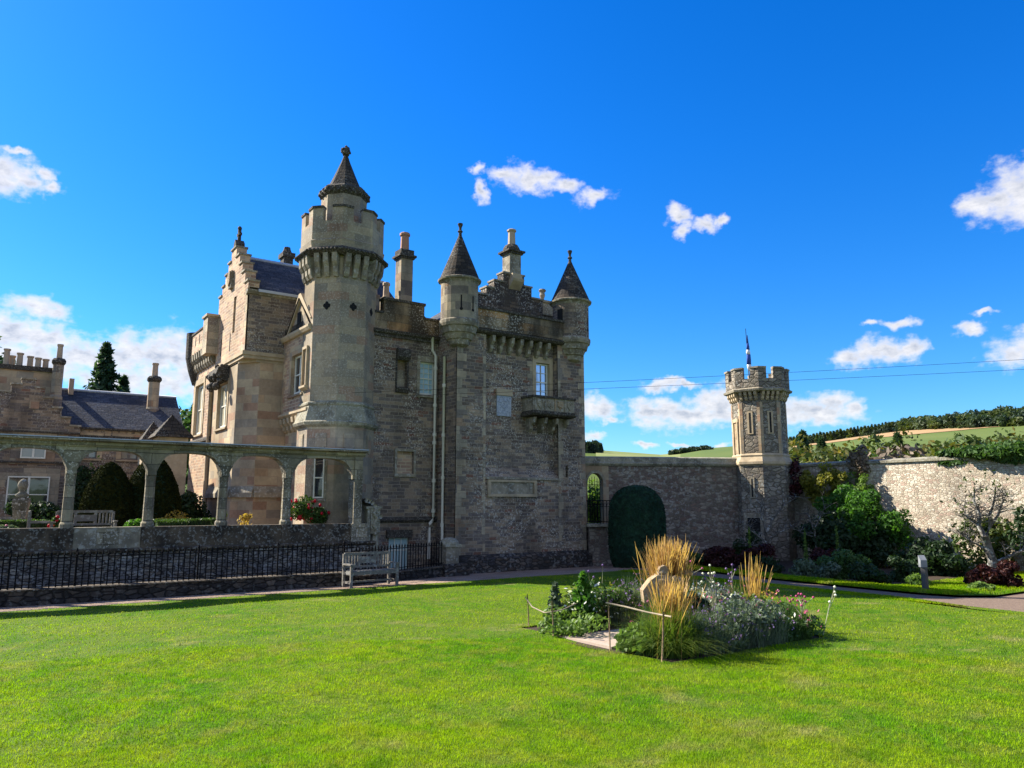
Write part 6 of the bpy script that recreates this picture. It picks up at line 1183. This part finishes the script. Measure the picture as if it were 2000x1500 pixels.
lump('dark_shrub', (26.6, 16.6, 0), 'shrub', 'dark mass of foliage under the bright green shrub', 'darkgreen', 9000, (1.4, 1.9, 1.1), .10, 82, nb=24)
lump('golden_climber', (28.1, 18.3, 2.2), 'climber', 'yellow-leaved climber hanging over the wall beside the corner tower', 'gold', 4200, (.7, 1.3, 1.1), .08, 83, nb=34, br=.2)
lump('golden_climber', (28.35, 17.1, 2.4), 'climber', 'thinner yellow-green climber further right along the sunlit wall, above the big shrub', 'lime', 1100, (.35, 1.0, .9), .075, 90, nb=20, br=.2)
lump('red_creeper', (27.9, 19.5, 2.6), 'climber', 'dark red creeper on the right side of the corner tower', 'redvine', 1500, (.55, .5, 1.0), .09, 84, nb=12, br=.36)
lump('twiggy_climber', (28.6, 16.9, 3.4), 'climber', 'brownish bare twiggy climber standing above the wall coping', 'twig', 900, (.35, .6, .75), .12, 85, nb=10)
lump('ivy', (28.8, 12.2, 3.72), 'ivy', 'glossy ivy mass spilling over the top of the sunlit wall', 'mid', 6000, (.6, 2.6, .42), .12, 86, nb=30, br=.3)
lump('wall_shrub', (27.9, 12.2, .0), 'shrub', 'olive shrub against the foot of the sunlit wall left of the old tree', 'olive', 3000, (.6, 1.0, 1.3), .10, 87)
lump('dark_shrub', (27.4, 9.6, 0), 'shrub', 'dark shrub behind the old white tree at the right edge', 'darkgreen', 7000, (1.0, 1.6, 1.5), .11, 88, nb=20)
lump('dark_shrub', (25.6, 12.6, 0), 'shrub', 'low dark shrub between the post and the sunlit wall', 'darkgreen', 5000, (1.0, 1.2, .75), .10, 89)
for i, (x, y, R, mt, lb) in enumerate([(22.0, 18.6, (.6, .8, .5), 'darkred', 'dark red shrub nearest the rounded yew'), (22.5, 17.2, (.6, .7, .55), 'darkred', 'dark red shrub in front of the pale gnarled tree'), (23.4, 15.3, (.6, .6, .55), 'darkred', 'dark red shrub halfway along the border'), (22.6, 12.2, (.55, .5, .45), 'darkgreen', 'dark green shrub just left of the timber post'), (22.9, 10.1, (.5, .5, .38), 'darkred', 'red-leaved shrub right of the timber post'), (23.3, 9.6, (.45, .4, .42), 'darkred', 'red shrub at the foot of the old white tree'), (21.6, 16.4, (.5, .9, .32), 'darkgreen', 'low green border plant behind the path, far part'), (21.5, 14.4, (.5, .8, .34), 'grey', 'grey-green border plant behind the path, middle part'), (21.3, 12.6, (.5, .7, .34), 'darkgreen', 'green border plant left of the post'), (22.3, 14.0, (.7, .9, .5), 'mid', 'taller green perennial in the middle of the border'), (21.4, 11.2, (.3, .3, .22), 'lime', 'small lime-green plant at the foot of the timber post'), (22.0, 9.8, (.5, .3, .14), 'lime', 'low lime-green edging plants right of the post'), (24.6, 19.3, (.8, .6, .7), 'darkgreen', 'dark bush beside the corner tower doorway'), (21.9, 19.6, (.7, .4, .4), 'mid', 'green bush right of the rounded yew')]):
    lump('border_shrub', (x, y, 0), 'shrub', lb, mt, int(2600 * R[0] * 2), R, .07, 100 + i, 'shrubs and perennials in the border')
for i, (x, y, h) in enumerate([(24.3, 16.6, 1.25), (25.0, 15.8, 1.35), (22.9, 17.9, 1.3)]): spire_plant((x, y, .2), h, .09, 120 + i, ['pale green spire below the big shrub', 'second green spire nearer the sunlit wall', 'thin green spire before the corner tower'][i], 'lime', n=260)
PT = thing('timber_post', (20.45, 10.5, 0), 'grey timber post with a slanted pale top beside the path', 'post'); mb = MB(); mb.box(20.39, 20.51, 10.44, 10.56, 0, .68); mb.build('post', 'postw', PT)
mb = MB(); p = Pl((20.33, 10.51), (20.46, 10.41)); p.prof(mb, 0, p.L, [(-.13, .68), (0, .68), (0, .86), (-.13, .98)]); mb.build('slanted_top', 'signw', PT)
# ================================================================ TREES BEYOND
base_meshes = {}
def tree(loc, h, r, mat, label, seed, leaf=.35, n=2600, group='trees beyond the garden wall', kind='broadleaf_tree', trunkh=.3):
    o = thing(kind, loc, label, 'tree', group); me = crown_mesh('crown', n, (r, r, h * (1 - trunkh) * .55), leaf, seed, h * (trunkh + (1 - trunkh) * .5), nb=26, br=.36, fill=.2); put('crown', me, mat, o)
    mb = MB(); mb.tube([(0, 0, -1.0), (0, 0, h * .35), (.1, 0, h * .6)], r * .09, 6, r * .04); s = mb.build('trunk', 'darkbark', None); s.parent = o; return o
def spruce(loc, h, r, label, seed, group, n=6000, leaf=.3, mat='conifer'):
    o = thing('conifer', loc, label, 'conifer', group); put('crown', conifer_mesh('crown', h, r, n, leaf, seed), mat, o); mb = MB(); mb.tube([(0, 0, -1), (0, 0, h * .98)], h * .018, 6, .02); s = mb.build('trunk', 'darkbark', None); s.parent = o; return o
spruce((6.6, 60, 1.0), 12.4, 3.5, 'tall spruce rising behind the slate roof of the service wing', 201, 'conifers behind the wing', 9000, .24)
spruce((8.0, 61, 1.0), 10.3, 2.8, 'shorter spruce just right of the tall one behind the wing', 202, 'conifers behind the wing', 6000, .24)
tree((.3, 60, 1), 11.3, 2.0, 'conifer', 'feathery dark tree at the far left behind the chimneys', 203, .25, 1800); tree((2.6, 62, 1), 10.6, 1.4, 'olive', 'small tree top behind the row of chimney pots', 204, .25, 1200)
tree((11.4, 56, 1), 8.6, 2.4, 'mid', 'round green tree between the wing chimney and the mansion', 205, .25, 3600); spruce((13.2, 58, 1), 11.5, 2.2, 'dark conifer hard against the left end of the mansion', 206, 'conifers behind the wing', 6000)
tree((22.8, 27.0, -.5), 4.0, 1.5, 'lime', 'sunlit leafy tree seen through the iron gate', 208, .14, 3000)
rk = random.Random(77)
TB = [(53.8, 62, 5.6, 3.6, 'orange'), (55.3, 52, 4.9, 3.0, 'orange'), (56.8, 60, 5.6, 3.4, 'olive'), (58.2, 52, 4.6, 2.8, 'orange'), (59.8, 58, 5.2, 3.4, 'mid'), (61.2, 46, 4.9, 2.8, 'twig'), (62.6, 60, 5.6, 3.8, 'olive'), (64.3, 50, 5.3, 3.4, 'orange'), (65.8, 62, 6.4, 4.0, 'olive'), (67.2, 50, 5.6, 3.4, 'orange'), (68.6, 58, 6.2, 3.8, 'olive'), (70.2, 46, 5.6, 3.6, 'orange'), (72.2, 56, 6.2, 4.4, 'mid'),
      (55.0, 120, 9.3, 6, 'wood'), (57.6, 115, 8.3, 5.5, 'mid'), (59.2, 125, 8.8, 5.5, 'olive'), (61.0, 118, 8.2, 5.5, 'orange'), (63.4, 120, 8.8, 6, 'olive'), (65.2, 128, 9.6, 5.5, 'wood'), (67.0, 118, 9.0, 5.5, 'olive'), (69.4, 122, 9.9, 6, 'olive'), (71.8, 120, 9.9, 6, 'mid')]
TL_ = ['nearest orange-tinted tree touching the right side of the corner tower', 'low orange tree beside the corner tower', 'olive tree right of the corner tower', 'low orange tree above the golden climber', 'green tree above the big shrub', 'bare brownish tree above the wall coping', 'olive tree just right of the bare one', 'orange tree beyond the middle of the sunlit wall', 'rounded olive tree left of the ivy', 'orange tree behind the left of the ivy', 'olive tree behind the middle of the ivy', 'orange tree behind the right of the ivy', 'green tree at the right frame edge beyond the wall', 'dark far tree right of the corner tower', 'green far tree below the stubble field', 'olive far tree beside the stubble field corner', 'orange far tree under the green pasture', 'olive far tree under the middle pasture', 'dark far tree breaking into the pasture', 'olive far tree below the right pasture', 'olive far tree near the right frame edge', 'green far tree at the right frame edge']
for i, ((a, d, h, r, mt), lb) in enumerate(zip(TB, TL_)): tree((math.sin(rad(a)) * d, math.cos(rad(a)) * d, elev(a, d) - .3), h * (1.08 if d < 80 else 1.08), r, mt, lb, 300 + i, .30 if d < 80 else .55, 3200, trunkh=.12)
for i, (a, d, h, r) in enumerate([(55.9, 105, 11.6, 2.9), (57.1, 108, 10.8, 3.0), (61.9, 108, 11.2, 2.6), (64.9, 140, 9.6, 3.4), (66.3, 150, 9.4, 3.0)]):
    spruce((math.sin(rad(a)) * d, math.cos(rad(a)) * d, elev(a, d) - .3), h, r, ['tall dark conifer right of the corner tower', 'second dark conifer right of the corner tower', 'pointed conifer standing before the stubble field', 'conifer on the pasture edge, left of two', 'conifer on the pasture edge, right of two'][i], 330 + i, 'conifers below the fields', 4500, .45)
def wood(name, spots, n, leaf, mat, label, seed):
    rng = np.random.default_rng(seed); Ps = []; per = n // len(spots)
    for (x, y, z, r, h, con) in spots:
        if con:
            t_ = rng.uniform(0, 1, per); a = rng.uniform(0, 6.283, per); q_ = r * (1 - t_) * rng.uniform(.3, 1, per); Ps.append(np.stack([x + q_ * np.cos(a), y + q_ * np.sin(a), z + h * t_], 1))
        else: P, N = crown_pts(per, (r, r, h * .5), rng, nb=6, br=.55, fill=.1); Ps.append(P + np.array([x, y, z + h * .5]))
    P = np.concatenate(Ps); V, F = cards(P, leaf, rng); o = put(name, npmesh(name, V, F, 4), mat); return tag(o, label, 'wood', kind='stuff')
sp = []
rk = random.Random(4)
for a in np.arange(54, 75, .22):
    for r in (elrow(stT, a, a + .01, 2)[0][1] + 12, 760, 830, 900, 960):
        if a < 61.5 and r < 900 and False: continue
        rr_ = r + rk.uniform(-20, 20); sp.append((math.sin(rad(a)) * rr_, math.cos(rad(a)) * rr_, elev(a, rr_) - 1, rk.uniform(4, 7), rk.uniform(9, 13) * (.8 if a < 62 else 1.0), a < 61.6))
wood('hilltop_wood', sp[::3] + sp[1::3], 70000, 1.7, 'wood', 'dark wood along the crest of the right hill above the stubble field', 401)
wood('hilltop_broadleaf_wood', sp[2::3], 34000, 1.8, 'olive', 'lighter olive crowns scattered through the dark hilltop wood', 407)
sp = []
for a in np.arange(37.5, 41.6, .12):
    for r in (780, 860, 940): rr_ = r + rk.uniform(-15, 15); sp.append((math.sin(rad(a)) * rr_, math.cos(rad(a)) * rr_, elev(a, rr_) - 1, rk.uniform(3, 5), rk.uniform(10, 14), True))
wood('spruce_plantation', sp, 24000, 2.0, 'wood', 'dark blue-green plantation on the hill right behind the mansion corner', 402)
sp = []; sp2 = []
for a in np.arange(53.4, 75, .42):
    for r, e_ in ((66, 3.25), (84, 3.4), (100, 3.6)):
        rr_ = r + rk.uniform(-5, 5); aa = a + rk.uniform(-.3, .3); z0 = elev(aa, rr_) - .5; top = 2.3 + rr_ * math.tan(rad(e_ + rk.uniform(-.35, .25) + (.3 if a > 71 else 0) - (.3 if 68 < a < 70.5 else 0))); (sp if rk.random() < .5 else sp2).append((math.sin(rad(aa)) * rr_, math.cos(rad(aa)) * rr_, z0, rk.uniform(2.0, 3.2), (top - z0) / .93, False))
wood('hedgerow_thicket', sp, 46000, .36, 'olive', 'olive thicket of bushes filling the ground beyond the sunlit wall', 405)
wood('autumn_thicket', sp2, 46000, .36, 'orange', 'orange-tinted thicket of bushes among the olive one beyond the sunlit wall', 406)
sp = [(math.sin(rad(a)) * 880, math.cos(rad(a)) * 880, elev(a, 880) - 2, 7, 9 if a < 48.5 else 7, False) for a in np.arange(47.0, 49.3, .25)]
wood('hill_copse', sp, 5000, 2.0, 'wood', 'small round copse on the hill between mansion and tower', 403)
sp = []
for a in np.arange(48.8, 54.2, .22):
    for r in (150, 175, 200): sp.append((math.sin(rad(a)) * r, math.cos(rad(a)) * r, elev(a, r) - 1, rk.uniform(2.6, 4), min(6.5, (a - 48.0) * 2.2) + rk.uniform(-.6, .6), False))
wood('hedgerow_wood', sp, 16000, .7, 'olive', 'green copse just left of the corner tower beyond the wall', 404)
